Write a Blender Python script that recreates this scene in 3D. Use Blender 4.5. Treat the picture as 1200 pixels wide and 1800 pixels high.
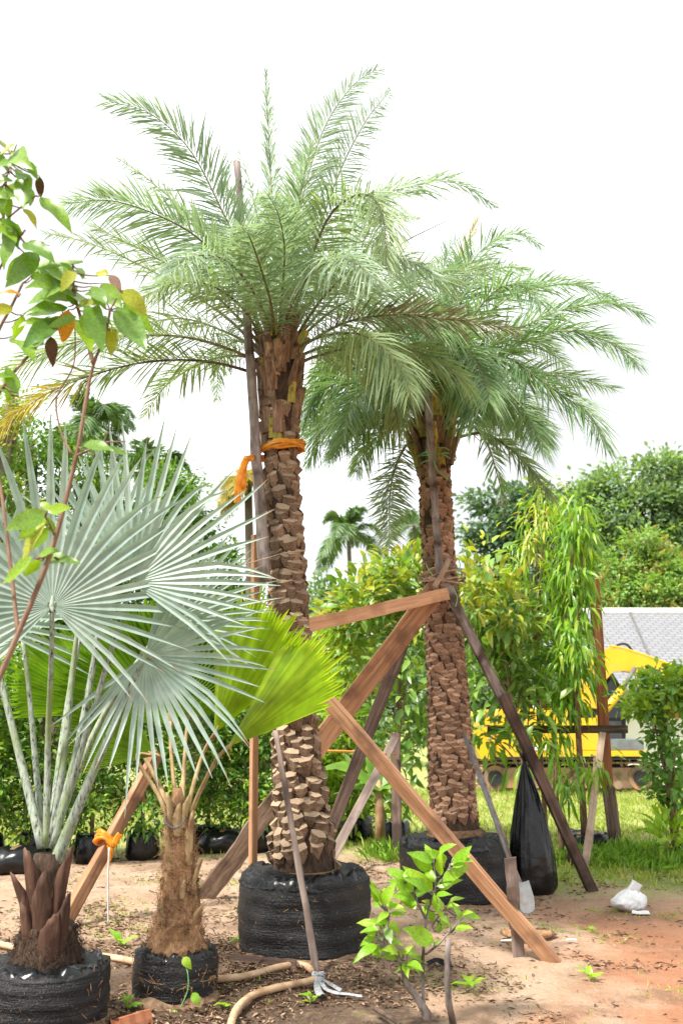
import bpy, math, random
import numpy as np
from mathutils import Vector, Matrix, noise

for o in list(bpy.data.objects):
    bpy.data.objects.remove(o)
scene = bpy.context.scene
col = scene.collection
rnd = random.Random(11)
R = np.random.default_rng(11)

# ------------------------------------------------------------------ camera
FPX, CH = 1750.0, 1.38
TILT = math.atan((1262 - 900) / FPX)
cam_d = bpy.data.cameras.new('camera')
cam = bpy.data.objects.new('camera', cam_d)
col.objects.link(cam)
cam.location = (0, 0, CH)
cam.rotation_euler = (math.pi / 2 + TILT, 0, 0)
cam_d.sensor_fit = 'VERTICAL'
cam_d.sensor_height = 36
cam_d.lens = FPX / 1800 * 36
cam_d.clip_start = 0.05
cam_d.clip_end = 3000
cam_d.dof.use_dof = True
cam_d.dof.focus_distance = 6.3
cam_d.dof.aperture_fstop = 3.2
scene.camera = cam

# ------------------------------------------------------------------ sky and sun
SUN_DIR = Vector((-0.50, -0.42, 0.95)).normalized()
SUN_EL = math.asin(SUN_DIR.z)
SUN_ROT = math.atan2(SUN_DIR.x, SUN_DIR.y)
world = bpy.data.worlds.new('World')
scene.world = world
world.use_nodes = True
wt = world.node_tree
wt.nodes.clear()
wn = wt.nodes.new
sky = wn('ShaderNodeTexSky')
sky.sky_type = 'NISHITA'
sky.sun_disc = False
sky.sun_elevation = SUN_EL
sky.sun_rotation = SUN_ROT
sky.dust_density = 2.0
tc = wn('ShaderNodeTexCoord')
mp = wn('ShaderNodeMapping')
mp.inputs['Scale'].default_value = (1.0, 1.0, 2.0)
mp.inputs['Location'].default_value = (0.35, 0.0, 0.2)
nz = wn('ShaderNodeTexNoise')
nz.inputs['Scale'].default_value = 2.6
nz.inputs['Detail'].default_value = 7
nz.inputs['Roughness'].default_value = 0.55
rp = wn('ShaderNodeValToRGB')
rp.color_ramp.elements[0].position = 0.33
rp.color_ramp.elements[0].color = (0.92, 0.92, 0.92, 1)
rp.color_ramp.elements[1].position = 0.55
rp.color_ramp.elements[1].color = (1, 1, 1, 1)
mx = wn('ShaderNodeMix')
mx.data_type = 'RGBA'
cl2 = wn('ShaderNodeTexNoise')                          # bright cloud cover with softer grey billows
cl2.inputs['Scale'].default_value = 2.3
cl2.inputs['Detail'].default_value = 6
cl2.inputs['Distortion'].default_value = 0.4
cr2 = wn('ShaderNodeValToRGB')
cr2.color_ramp.elements[0].position = 0.40
cr2.color_ramp.elements[0].color = (0.52, 0.53, 0.54, 1)
cr2.color_ramp.elements[1].position = 0.64
cr2.color_ramp.elements[1].color = (1.05, 1.09, 1.13, 1)
cs2 = wn('ShaderNodeVectorMath')
cs2.operation = 'SCALE'
cs2.inputs['Scale'].default_value = 7.0
bg = wn('ShaderNodeBackground')
bg.inputs['Strength'].default_value = 0.1
wo = wn('ShaderNodeOutputWorld')
L_ = wt.links.new
L_(tc.outputs['Generated'], mp.inputs['Vector'])
L_(mp.outputs[0], nz.inputs['Vector'])
L_(nz.outputs['Fac'], rp.inputs['Fac'])
L_(rp.outputs['Color'], mx.inputs['Factor'])
L_(sky.outputs[0], mx.inputs['A'])
L_(mp.outputs[0], cl2.inputs['Vector'])
L_(cl2.outputs['Fac'], cr2.inputs['Fac'])
L_(cr2.outputs['Color'], cs2.inputs[0])
L_(cs2.outputs[0], mx.inputs['B'])
L_(mx.outputs['Result'], bg.inputs['Color'])
L_(bg.outputs[0], wo.inputs['Surface'])

sun_d = bpy.data.lights.new('sun', 'SUN')
sun_d.energy = 3.2
sun_d.angle = math.radians(9)
sun_d.color = (1.0, 0.95, 0.87)
sun = bpy.data.objects.new('sun', sun_d)
col.objects.link(sun)
sun.rotation_euler = SUN_DIR.to_track_quat('Z', 'Y').to_euler()
sun.location = (0, 0, 30)

vs = scene.view_settings
vs.view_transform = 'Standard'
vs.look = 'None'
vs.exposure = 1.52
vs.gamma = 1.0
vs.use_curve_mapping = False
scene.cycles.max_bounces = 7
scene.cycles.transparent_max_bounces = 6
scene.cycles.transmission_bounces = 5
scene.cycles.caustics_reflective = False
scene.cycles.caustics_refractive = False

# ------------------------------------------------------------------ helpers
CT, ST = math.cos(TILT), math.sin(TILT)

def ray(px, py):
    x = (px - 600) / FPX
    y = (900 - py) / FPX
    return Vector((x, CT - y * ST, ST + y * CT))

def P(px, py, Y):
    d = ray(px, py)
    return Vector((0, 0, CH)) + d * (Y / d.y)

def G(px, py, z=0.0):
    d = ray(px, py)
    return Vector((0, 0, CH)) + d * ((z - CH) / d.z)

def ppm(p):
    return FPX / (p[1] * CT + (p[2] - CH) * ST)

def V3(*a):
    return Vector(a)

ORG = {}

def tag(o, label=None, cat=None, group=None, kind=None):
    if label: o['label'] = label
    if cat: o['category'] = cat
    if group: o['group'] = group
    if kind: o['kind'] = kind
    return o

def thing(name, label, cat, loc, group=None):
    o = bpy.data.objects.new(name, None)
    o.empty_display_size = 0.1
    col.objects.link(o)
    o.location = loc
    ORG[o.name] = Vector(loc)
    return tag(o, label, cat, group)

def link(name, me, parent=None, kind=None):
    o = bpy.data.objects.new(name, me)
    col.objects.link(o)
    if parent is not None:
        o.parent = parent
        ORG[o.name] = ORG.get(parent.name, Vector((0, 0, 0)))
    if kind: o['kind'] = kind
    return o

def np_mesh(name, verts, groups, mats, smooth=False, mids=None):
    """verts Nx3, groups: list of int arrays (k x 3 or k x 4)"""
    me = bpy.data.meshes.new(name)
    verts = np.asarray(verts, dtype=np.float32)
    me.vertices.add(len(verts))
    me.vertices.foreach_set('co', verts.ravel())
    loops = np.concatenate([np.asarray(g, dtype=np.int32).ravel() for g in groups])
    tot = np.concatenate([np.full(len(g), np.asarray(g).shape[1], dtype=np.int32) for g in groups])
    start = np.concatenate([[0], np.cumsum(tot)[:-1]]).astype(np.int32)
    me.loops.add(len(loops))
    me.loops.foreach_set('vertex_index', loops)
    me.polygons.add(len(tot))
    me.polygons.foreach_set('loop_start', start)
    me.polygons.foreach_set('loop_total', tot)
    if smooth:
        me.polygons.foreach_set('use_smooth', np.ones(len(tot), dtype=bool))
    for m in (mats if isinstance(mats, (list, tuple)) else [mats]):
        me.materials.append(m)
    if mids is not None:
        me.polygons.foreach_set('material_index', np.asarray(mids, dtype=np.int32))
    me.update(calc_edges=True)
    me.validate()
    return me

class MB:
    def __init__(self):
        self.v, self.f, self.m = [], [], []
    def add(self, vs_, fs, m=0):
        b = len(self.v)
        self.v += [tuple(p) for p in vs_]
        self.f += [tuple(i + b for i in f) for f in fs]
        self.m += [m] * len(fs)
    def tube(self, pts, radii, seg=8, m=0, cap=True, jit=0.0):
        pts = [Vector(p) for p in pts]
        n = len(pts)
        if not isinstance(radii, (list, tuple)): radii = [radii] * n
        vs_, fs = [], []
        t = (pts[1] - pts[0]).normalized()
        a = t.orthogonal().normalized()
        for i, p in enumerate(pts):
            t = (pts[min(i + 1, n - 1)] - pts[max(i - 1, 0)])
            if t.length < 1e-9: t = Vector((0, 0, 1))
            t.normalize()
            a = (a - t * a.dot(t))
            a = a.normalized() if a.length > 1e-6 else t.orthogonal().normalized()
            b = t.cross(a)
            for k in range(seg):
                an = 2 * math.pi * k / seg
                r = radii[i] * (1 + (rnd.uniform(-jit, jit) if jit else 0))
                vs_.append(p + (a * math.cos(an) + b * math.sin(an)) * r)
        for i in range(n - 1):
            for k in range(seg):
                k2 = (k + 1) % seg
                fs.append((i * seg + k, i * seg + k2, (i + 1) * seg + k2, (i + 1) * seg + k))
        if cap:
            fs.append(tuple(range(seg))[::-1])
            fs.append(tuple((n - 1) * seg + k for k in range(seg)))
        self.add(vs_, fs, m)
    def box(self, c, s, m=0, rot=None):
        c = Vector(c)
        vs_ = []
        for z in (-1, 1):
            for x, y in ((-1, -1), (1, -1), (1, 1), (-1, 1)):
                q = Vector((x * s[0] / 2, y * s[1] / 2, z * s[2] / 2))
                if rot: q = rot @ q
                vs_.append(c + q)
        self.add(vs_, [(3, 2, 1, 0), (4, 5, 6, 7), (0, 1, 5, 4), (1, 2, 6, 5), (2, 3, 7, 6), (3, 0, 4, 7)], m)
    def prism(self, poly, y0, y1, m=0):
        """poly list of (x,z), extruded along y"""
        n = len(poly)
        vs_ = [(x, y0, z) for x, z in poly] + [(x, y1, z) for x, z in poly]
        fs = [tuple(range(n)), tuple(range(2 * n - 1, n - 1, -1))]
        fs += [(i, i + n, (i + 1) % n + n, (i + 1) % n) for i in range(n)]
        self.add(vs_, fs, m)
    def lathe(self, c, prof, seg=32, disp=None, m=0, cap_top=True, cap_bot=True):
        c = Vector(c)
        vs_, fs = [], []
        for i, (r, z) in enumerate(prof):
            for k in range(seg):
                a = 2 * math.pi * k / seg
                q = Vector((math.cos(a) * r, math.sin(a) * r, z))
                if disp:
                    q = disp(q, a, i)
                vs_.append(c + q)
        n = len(prof)
        for i in range(n - 1):
            for k in range(seg):
                k2 = (k + 1) % seg
                fs.append((i * seg + k, i * seg + k2, (i + 1) * seg + k2, (i + 1) * seg + k))
        if cap_bot: fs.append(tuple(range(seg))[::-1])
        if cap_top: fs.append(tuple((n - 1) * seg + k for k in range(seg)))
        self.add(vs_, fs, m)
    def build(self, name, mats, parent=None, smooth=False, kind=None, world=True):
        off = ORG.get(parent.name, Vector((0, 0, 0))) if (parent is not None and world) else Vector((0, 0, 0))
        me = bpy.data.meshes.new(name)
        me.from_pydata([(x - off.x, y - off.y, z - off.z) for x, y, z in self.v], [], self.f)
        for m in (mats if isinstance(mats, (list, tuple)) else [mats]):
            me.materials.append(m)
        me.polygons.foreach_set('material_index', self.m)
        if smooth:
            me.polygons.foreach_set('use_smooth', [True] * len(me.polygons))
        me.update()
        return link(name, me, parent, kind)

def crv(pts, n):
    """Catmull-Rom through pts, n samples, list of Vectors"""
    p = [Vector(q) for q in pts]
    if len(p) == 2:
        return [p[0].lerp(p[1], i / (n - 1)) for i in range(n)]
    p = [p[0] * 2 - p[1]] + p + [p[-1] * 2 - p[-2]]
    segs = len(p) - 3
    lens = [max(1e-6, (p[i + 2] - p[i + 1]).length) for i in range(segs)]
    tot = sum(lens)
    out = []
    for k in range(n):
        d = tot * k / (n - 1)
        i = 0
        while i < segs - 1 and d > lens[i]:
            d -= lens[i]; i += 1
        t = min(1.0, d / lens[i])
        a, b, c, e = p[i], p[i + 1], p[i + 2], p[i + 3]
        out.append(0.5 * ((2 * b) + (c - a) * t + (2 * a - 5 * b + 4 * c - e) * t * t + (3 * b - a - 3 * c + e) * t ** 3))
    return out

# ------------------------------------------------------------------ materials
def newmat(name):
    m = bpy.data.materials.new(name)
    m.use_nodes = True
    nt = m.node_tree
    nt.nodes.clear()
    return m, nt, nt.nodes.new, nt.links.new

def ramp(nt, stops):
    r = nt.nodes.new('ShaderNodeValToRGB')
    e = r.color_ramp.elements
    while len(e) < len(stops): e.new(0.5)
    for i, (p, c) in enumerate(stops):
        e[i].position = p
        e[i].color = (*c, 1)
    return r

def leafmat(name, cols, trans=0.35, rough=0.45, spec=0.4, tcol=None, nscale=9.0, mottle=0.25, jitter='island'):
    m, nt, n, l = newmat(name)
    geo = n('ShaderNodeNewGeometry')
    oi = n('ShaderNodeObjectInfo')
    r = ramp(nt, [(i / max(1, len(cols) - 1), c) for i, c in enumerate(cols)])
    l(geo.outputs['Random Per Island'] if jitter == 'island' else oi.outputs['Random'], r.inputs['Fac'])
    t = n('ShaderNodeTexCoord')
    no = n('ShaderNodeTexNoise')
    no.inputs['Scale'].default_value = nscale
    no.inputs['Detail'].default_value = 4
    l(t.outputs['Object'], no.inputs['Vector'])
    mr = n('ShaderNodeMapRange')
    mr.inputs['From Min'].default_value = 0.3
    mr.inputs['From Max'].default_value = 0.7
    mr.inputs['To Min'].default_value = 1 - mottle
    mr.inputs['To Max'].default_value = 1 + mottle
    l(no.outputs['Fac'], mr.inputs['Value'])
    mu = n('ShaderNodeMix'); mu.data_type = 'RGBA'; mu.blend_type = 'MULTIPLY'
    mu.inputs['Factor'].default_value = 1
    cb = n('ShaderNodeCombineColor')
    for i in range(3): l(mr.outputs[0], cb.inputs[i])
    l(r.outputs['Color'], mu.inputs['A']); l(cb.outputs[0], mu.inputs['B'])
    pb = n('ShaderNodeBsdfPrincipled')
    l(mu.outputs['Result'], pb.inputs['Base Color'])
    pb.inputs['Roughness'].default_value = rough
    pb.inputs['Specular IOR Level'].default_value = spec
    tr = n('ShaderNodeBsdfTranslucent')
    tm = n('ShaderNodeMix'); tm.data_type = 'RGBA'; tm.blend_type = 'MULTIPLY'
    tm.inputs['Factor'].default_value = 1
    tm.inputs['B'].default_value = (*(tcol or (1.5, 1.5, 0.55)), 1)
    l(mu.outputs['Result'], tm.inputs['A'])
    l(tm.outputs['Result'], tr.inputs['Color'])
    ms = n('ShaderNodeMixShader')
    ms.inputs['Fac'].default_value = trans
    o = n('ShaderNodeOutputMaterial')
    l(pb.outputs[0], ms.inputs[1]); l(tr.outputs[0], ms.inputs[2]); l(ms.outputs[0], o.inputs['Surface'])
    return m

def surf(name, stops, scale=(8, 8, 8), detail=6, rough=0.8, spec=0.3, bump=0.3, bscale=None, metal=0.0,
         stain=None, stain_scale=2.0, objrand=0.0, coords='Object', rvar=0.0, coat=0.0, bdist=0.01):
    """noise-coloured principled surface; scale stretches the grain"""
    m, nt, n, l = newmat(name)
    t = n('ShaderNodeTexCoord')
    mp_ = n('ShaderNodeMapping')
    mp_.inputs['Scale'].default_value = scale
    l(t.outputs[coords], mp_.inputs['Vector'])
    oi = n('ShaderNodeObjectInfo')
    ad = n('ShaderNodeVectorMath'); ad.operation = 'ADD'
    sc_ = n('ShaderNodeMath'); sc_.operation = 'MULTIPLY'; sc_.inputs[1].default_value = 37.0
    l(oi.outputs['Random'], sc_.inputs[0])
    l(mp_.outputs[0], ad.inputs[0]); l(sc_.outputs[0], ad.inputs[1])
    no = n('ShaderNodeTexNoise')
    no.inputs['Scale'].default_value = 1.0
    no.inputs['Detail'].default_value = detail
    no.inputs['Roughness'].default_value = 0.62
    l(ad.outputs[0], no.inputs['Vector'])
    r = ramp(nt, stops)
    l(no.outputs['Fac'], r.inputs['Fac'])
    colr = r.outputs['Color']
    if stain:
        n2 = n('ShaderNodeTexNoise')
        n2.inputs['Scale'].default_value = stain_scale
        n2.inputs['Detail'].default_value = 5
        ad2 = n('ShaderNodeVectorMath'); ad2.operation = 'ADD'
        l(t.outputs[coords], ad2.inputs[0]); l(sc_.outputs[0], ad2.inputs[1])
        l(ad2.outputs[0], n2.inputs['Vector'])
        r2 = ramp(nt, [(0.50, (0, 0, 0)), (0.66, (1, 1, 1))])
        l(n2.outputs['Fac'], r2.inputs['Fac'])
        k = n('ShaderNodeMix'); k.data_type = 'RGBA'
        k.inputs['B'].default_value = (*stain, 1)
        l(r2.outputs['Color'], k.inputs['Factor']); l(colr, k.inputs['A'])
        colr = k.outputs['Result']
    if objrand:
        hs = n('ShaderNodeHueSaturation')
        mr = n('ShaderNodeMapRange')
        mr.inputs['To Min'].default_value = 1 - objrand
        mr.inputs['To Max'].default_value = 1 + objrand
        l(oi.outputs['Random'], mr.inputs['Value'])
        l(mr.outputs[0], hs.inputs['Value']); l(colr, hs.inputs['Color'])
        colr = hs.outputs['Color']
    pb = n('ShaderNodeBsdfPrincipled')
    l(colr, pb.inputs['Base Color'])
    pb.inputs['Roughness'].default_value = rough
    if rvar:
        mr = n('ShaderNodeMapRange')
        mr.inputs['From Min'].default_value = 0.3; mr.inputs['From Max'].default_value = 0.7
        mr.inputs['To Min'].default_value = rough - rvar; mr.inputs['To Max'].default_value = rough + rvar
        l(no.outputs['Fac'], mr.inputs['Value']); l(mr.outputs[0], pb.inputs['Roughness'])
    pb.inputs['Specular IOR Level'].default_value = spec
    pb.inputs['Metallic'].default_value = metal
    pb.inputs['Coat Weight'].default_value = coat
    if bump:
        bp = n('ShaderNodeBump')
        bp.inputs['Strength'].default_value = bump
        bp.inputs['Distance'].default_value = bdist
        if bscale:
            n3 = n('ShaderNodeTexNoise')
            n3.inputs['Scale'].default_value = bscale
            n3.inputs['Detail'].default_value = 6
            l(t.outputs[coords], n3.inputs['Vector'])
            l(n3.outputs['Fac'], bp.inputs['Height'])
        else:
            l(no.outputs['Fac'], bp.inputs['Height'])
        l(bp.outputs[0], pb.inputs['Normal'])
    o = n('ShaderNodeOutputMaterial')
    l(pb.outputs[0], o.inputs['Surface'])
    return m

M = {}
M['wood_orange'] = surf('orange_timber', [(0.25, (0.13, 0.058, 0.03)), (0.45, (0.31, 0.155, 0.078)), (0.7, (0.45, 0.265, 0.15))],
                        scale=(48, 48, 2.2), detail=10, rough=0.8, bump=0.6, stain=(0.16, 0.08, 0.045), stain_scale=4.0)
M['wood_fresh'] = surf('fresh_timber', [(0.25, (0.36, 0.18, 0.09)), (0.5, (0.52, 0.29, 0.16)), (0.75, (0.62, 0.39, 0.24))],
                       scale=(48, 48, 2.0), detail=10, rough=0.8, bump=0.5, stain=(0.34, 0.17, 0.09), stain_scale=4.0)
M['wood_dark'] = surf('dark_timber', [(0.25, (0.04, 0.026, 0.020)), (0.5, (0.11, 0.072, 0.055)), (0.75, (0.22, 0.15, 0.115))],
                      scale=(44, 44, 2.0), detail=10, rough=0.88, bump=0.7, stain=(0.045, 0.03, 0.024), stain_scale=4)
M['wood_grey'] = surf('weathered_timber', [(0.25, (0.09, 0.065, 0.055)), (0.5, (0.22, 0.165, 0.14)), (0.75, (0.38, 0.30, 0.26))],
                      scale=(34, 34, 1.5), rough=0.9, bump=0.45, stain=(0.10, 0.07, 0.06), stain_scale=3.0)
M['wood_pale'] = surf('pale_timber', [(0.25, (0.25, 0.17, 0.12)), (0.5, (0.40, 0.29, 0.21)), (0.75, (0.55, 0.42, 0.32))],
                      scale=(30, 30, 1.5), rough=0.88, bump=0.4, stain=(0.22, 0.15, 0.11), stain_scale=4.0)
M['wood_red'] = surf('red_brown_timber', [(0.25, (0.17, 0.05, 0.022)), (0.5, (0.32, 0.11, 0.05)), (0.75, (0.44, 0.18, 0.09))],
                     scale=(24, 24, 1.2), rough=0.7, bump=0.3)
M['bark_grey'] = surf('grey_bark', [(0.25, (0.08, 0.062, 0.055)), (0.45, (0.20, 0.165, 0.15)), (0.7, (0.36, 0.31, 0.285))],
                      scale=(30, 30, 5), rough=0.92, bump=0.6, stain=(0.07, 0.05, 0.04), stain_scale=6.0)
M['bark_brown'] = surf('brown_bark', [(0.25, (0.10, 0.055, 0.035)), (0.5, (0.22, 0.13, 0.085)), (0.75, (0.34, 0.23, 0.16))],
                       scale=(40, 40, 8), rough=0.9, bump=0.5)
M['bark_far'] = surf('far_bark', [(0.3, (0.07, 0.055, 0.04)), (0.7, (0.20, 0.16, 0.12))], scale=(9, 9, 3), rough=0.9, bump=0.3)
M['boot_side'] = surf('leaf_base_bark', [(0.25, (0.065, 0.039, 0.023)), (0.45, (0.21, 0.135, 0.085)), (0.7, (0.37, 0.255, 0.17))],
                      scale=(40, 40, 14), rough=0.92, bump=0.6, objrand=0.35, stain=(0.05, 0.032, 0.022), stain_scale=14)
M['boot_cut'] = surf('leaf_base_cut', [(0.25, (0.17, 0.115, 0.072)), (0.5, (0.33, 0.24, 0.16)), (0.75, (0.46, 0.36, 0.265))],
                     scale=(60, 60, 60), rough=0.95, bump=0.4, objrand=0.3, stain=(0.20, 0.13, 0.09), stain_scale=18)
M['boot_red'] = surf('reddish_leaf_base_bark', [(0.25, (0.10, 0.048, 0.028)), (0.45, (0.29, 0.165, 0.10)), (0.7, (0.46, 0.30, 0.20))],
                     scale=(40, 40, 14), rough=0.92, bump=0.6, objrand=0.4, stain=(0.05, 0.025, 0.015), stain_scale=14)
M['boot_red_cut'] = surf('reddish_leaf_base_cut', [(0.25, (0.20, 0.11, 0.065)), (0.5, (0.38, 0.24, 0.155)), (0.75, (0.56, 0.42, 0.31))],
                         scale=(60, 60, 60), rough=0.95, bump=0.4, objrand=0.35, stain=(0.16, 0.085, 0.05), stain_scale=18)
M['trunk_core'] = surf('palm_trunk_fibre', [(0.3, (0.018, 0.011, 0.007)), (0.6, (0.07, 0.043, 0.028)), (0.8, (0.14, 0.09, 0.06))],
                       scale=(50, 50, 18), rough=0.95, bump=0.8)
M['fibre'] = surf('palm_fibre', [(0.25, (0.15, 0.075, 0.035)), (0.5, (0.36, 0.20, 0.10)), (0.75, (0.56, 0.37, 0.21))],
                  scale=(60, 60, 10), rough=0.95, bump=0.9, stain=(0.12, 0.065, 0.035), stain_scale=5)
M['rootmat'] = surf('root_fibre', [(0.3, (0.07, 0.04, 0.022)), (0.5, (0.19, 0.11, 0.06)), (0.75, (0.32, 0.20, 0.12))],
                    scale=(70, 70, 40), rough=0.95, bump=1.0, bdist=0.02)
M['husk'] = surf('brown_leaf_sheath', [(0.25, (0.05, 0.027, 0.018)), (0.5, (0.17, 0.10, 0.066)), (0.75, (0.33, 0.225, 0.155))],
                 scale=(50, 50, 4), rough=0.8, bump=0.5, objrand=0.3)
M['husk_dark'] = surf('dark_leaf_sheath', [(0.25, (0.03, 0.014, 0.009)), (0.5, (0.085, 0.042, 0.026)), (0.75, (0.17, 0.095, 0.06))],
                      scale=(50, 50, 4), rough=0.7, bump=0.5, objrand=0.35, stain=(0.06, 0.03, 0.02), stain_scale=9)
M['stub_yellow'] = surf('yellow_green_stub', [(0.3, (0.22, 0.17, 0.035)), (0.5, (0.30, 0.28, 0.05)), (0.7, (0.50, 0.36, 0.04))],
                        scale=(30, 30, 6), rough=0.6, bump=0.3, objrand=0.3, stain=(0.12, 0.07, 0.03), stain_scale=20)
M['netting'] = None
M['plastic_black'] = surf('black_plastic', [(0.3, (0.003, 0.003, 0.004)), (0.7, (0.007, 0.0075, 0.009))], scale=(14, 14, 14),
                          rough=0.24, spec=0.4, bump=0.35, rvar=0.06, bscale=9, bdist=0.02)
M['plastic_white'] = surf('white_plastic', [(0.3, (0.62, 0.62, 0.63)), (0.7, (0.85, 0.85, 0.85))], scale=(9, 9, 9), rough=0.4, bump=0.7, bscale=26)
M['hose'] = surf('tan_hose_rubber', [(0.3, (0.44, 0.27, 0.15)), (0.6, (0.62, 0.42, 0.26)), (0.8, (0.68, 0.50, 0.34))],
                 scale=(14, 14, 14), rough=0.5, bump=0.15, stain=(0.30, 0.17, 0.09), stain_scale=7)
M['ribbon'] = None
M['yellow'] = surf('yellow_machine_paint', [(0.3, (0.66, 0.36, 0.008)), (0.7, (0.78, 0.45, 0.012))], scale=(3, 3, 3), rough=0.35, spec=0.5,
                   bump=0.05, stain=(0.66, 0.40, 0.03), stain_scale=2.5)
M['machine_black'] = surf('machine_black', [(0.3, (0.012, 0.013, 0.015)), (0.7, (0.04, 0.04, 0.044))], scale=(6, 6, 6), rough=0.5, bump=0.1)
M['machine_grey'] = surf('machine_grey', [(0.3, (0.10, 0.115, 0.13)), (0.7, (0.19, 0.21, 0.23))], scale=(6, 6, 6), rough=0.5, bump=0.1)
M['track_steel'] = surf('muddy_track_steel', [(0.3, (0.14, 0.09, 0.065)), (0.55, (0.33, 0.22, 0.15)), (0.8, (0.48, 0.33, 0.23))], scale=(5, 5, 5),
                        rough=0.85, bump=0.4, stain=(0.42, 0.22, 0.12), stain_scale=3)
M['metal'] = surf('dull_metal', [(0.3, (0.08, 0.085, 0.09)), (0.7, (0.18, 0.185, 0.19))], scale=(14, 14, 5), rough=0.6, bump=0.15, stain=(0.14, 0.09, 0.06), stain_scale=9)
M['wall_white'] = surf('white_render', [(0.3, (0.68, 0.67, 0.64)), (0.7, (0.80, 0.79, 0.77))], scale=(2, 2, 2), rough=0.85, bump=0.1)
M['wall_brown'] = surf('orange_brown_boarding', [(0.3, (0.30, 0.12, 0.05)), (0.7, (0.42, 0.19, 0.09))], scale=(10, 10, 1), rough=0.8, bump=0.2)
M['string'] = surf('pale_string', [(0.3, (0.42, 0.46, 0.46)), (0.7, (0.62, 0.66, 0.66))], scale=(60, 60, 60), rough=0.7, bump=0.2)
M['string_green'] = surf('green_twine', [(0.3, (0.10, 0.34, 0.10)), (0.7, (0.20, 0.50, 0.18))], scale=(60, 60, 60), rough=0.6, bump=0.2)
M['string_white'] = surf('white_rag', [(0.3, (0.16, 0.165, 0.18)), (0.6, (0.42, 0.43, 0.45))], scale=(40, 40, 40), rough=0.8, bump=0.4)
M['orange_line'] = surf('orange_cord', [(0.3, (0.60, 0.25, 0.05)), (0.7, (0.75, 0.36, 0.08))], scale=(60, 60, 60), rough=0.6, bump=0.1)
M['petiole_silver'] = surf('silver_petiole', [(0.36, (0.05, 0.04, 0.03)), (0.44, (0.24, 0.28, 0.22)), (0.6, (0.36, 0.41, 0.33)), (0.8, (0.50, 0.54, 0.46))],
                           scale=(90, 90, 22), rough=0.75, bump=0.3, stain=(0.22, 0.28, 0.12), stain_scale=4)
M['petiole_tan'] = surf('tan_petiole', [(0.3, (0.26, 0.17, 0.08)), (0.5, (0.40, 0.28, 0.14)), (0.75, (0.48, 0.40, 0.20))],
                        scale=(40, 40, 4), rough=0.65, bump=0.3, stain=(0.22, 0.12, 0.06), stain_scale=6)
M['rachis'] = surf('frond_rachis', [(0.3, (0.10, 0.085, 0.04)), (0.6, (0.20, 0.19, 0.08)), (0.8, (0.30, 0.28, 0.12))], scale=(20, 20, 20), rough=0.6, bump=0.2)
M['rachis_dark'] = surf('dry_rachis', [(0.3, (0.05, 0.035, 0.03)), (0.7, (0.16, 0.11, 0.085))], scale=(20, 20, 20), rough=0.8, bump=0.3)

def ribbon_mat():
    m, nt, n, l = newmat('orange_ribbon_plastic')
    t = n('ShaderNodeTexCoord')
    w = n('ShaderNodeTexNoise'); w.inputs['Scale'].default_value = 30; w.inputs['Detail'].default_value = 4
    l(t.outputs['Object'], w.inputs['Vector'])
    r = ramp(nt, [(0.3, (0.75, 0.25, 0.01)), (0.7, (0.92, 0.46, 0.04))])
    l(w.outputs['Fac'], r.inputs['Fac'])
    pb = n('ShaderNodeBsdfPrincipled'); l(r.outputs[0], pb.inputs['Base Color'])
    pb.inputs['Roughness'].default_value = 0.4
    tr = n('ShaderNodeBsdfTranslucent'); l(r.outputs[0], tr.inputs['Color'])
    ms = n('ShaderNodeMixShader'); ms.inputs['Fac'].default_value = 0.4
    bp = n('ShaderNodeBump'); bp.inputs['Strength'].default_value = 0.5; bp.inputs['Distance'].default_value = 0.01
    l(w.outputs['Fac'], bp.inputs['Height']); l(bp.outputs[0], pb.inputs['Normal'])
    o = n('ShaderNodeOutputMaterial')
    l(pb.outputs[0], ms.inputs[1]); l(tr.outputs[0], ms.inputs[2]); l(ms.outputs[0], o.inputs[0])
    return m
M['ribbon'] = ribbon_mat()

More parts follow.
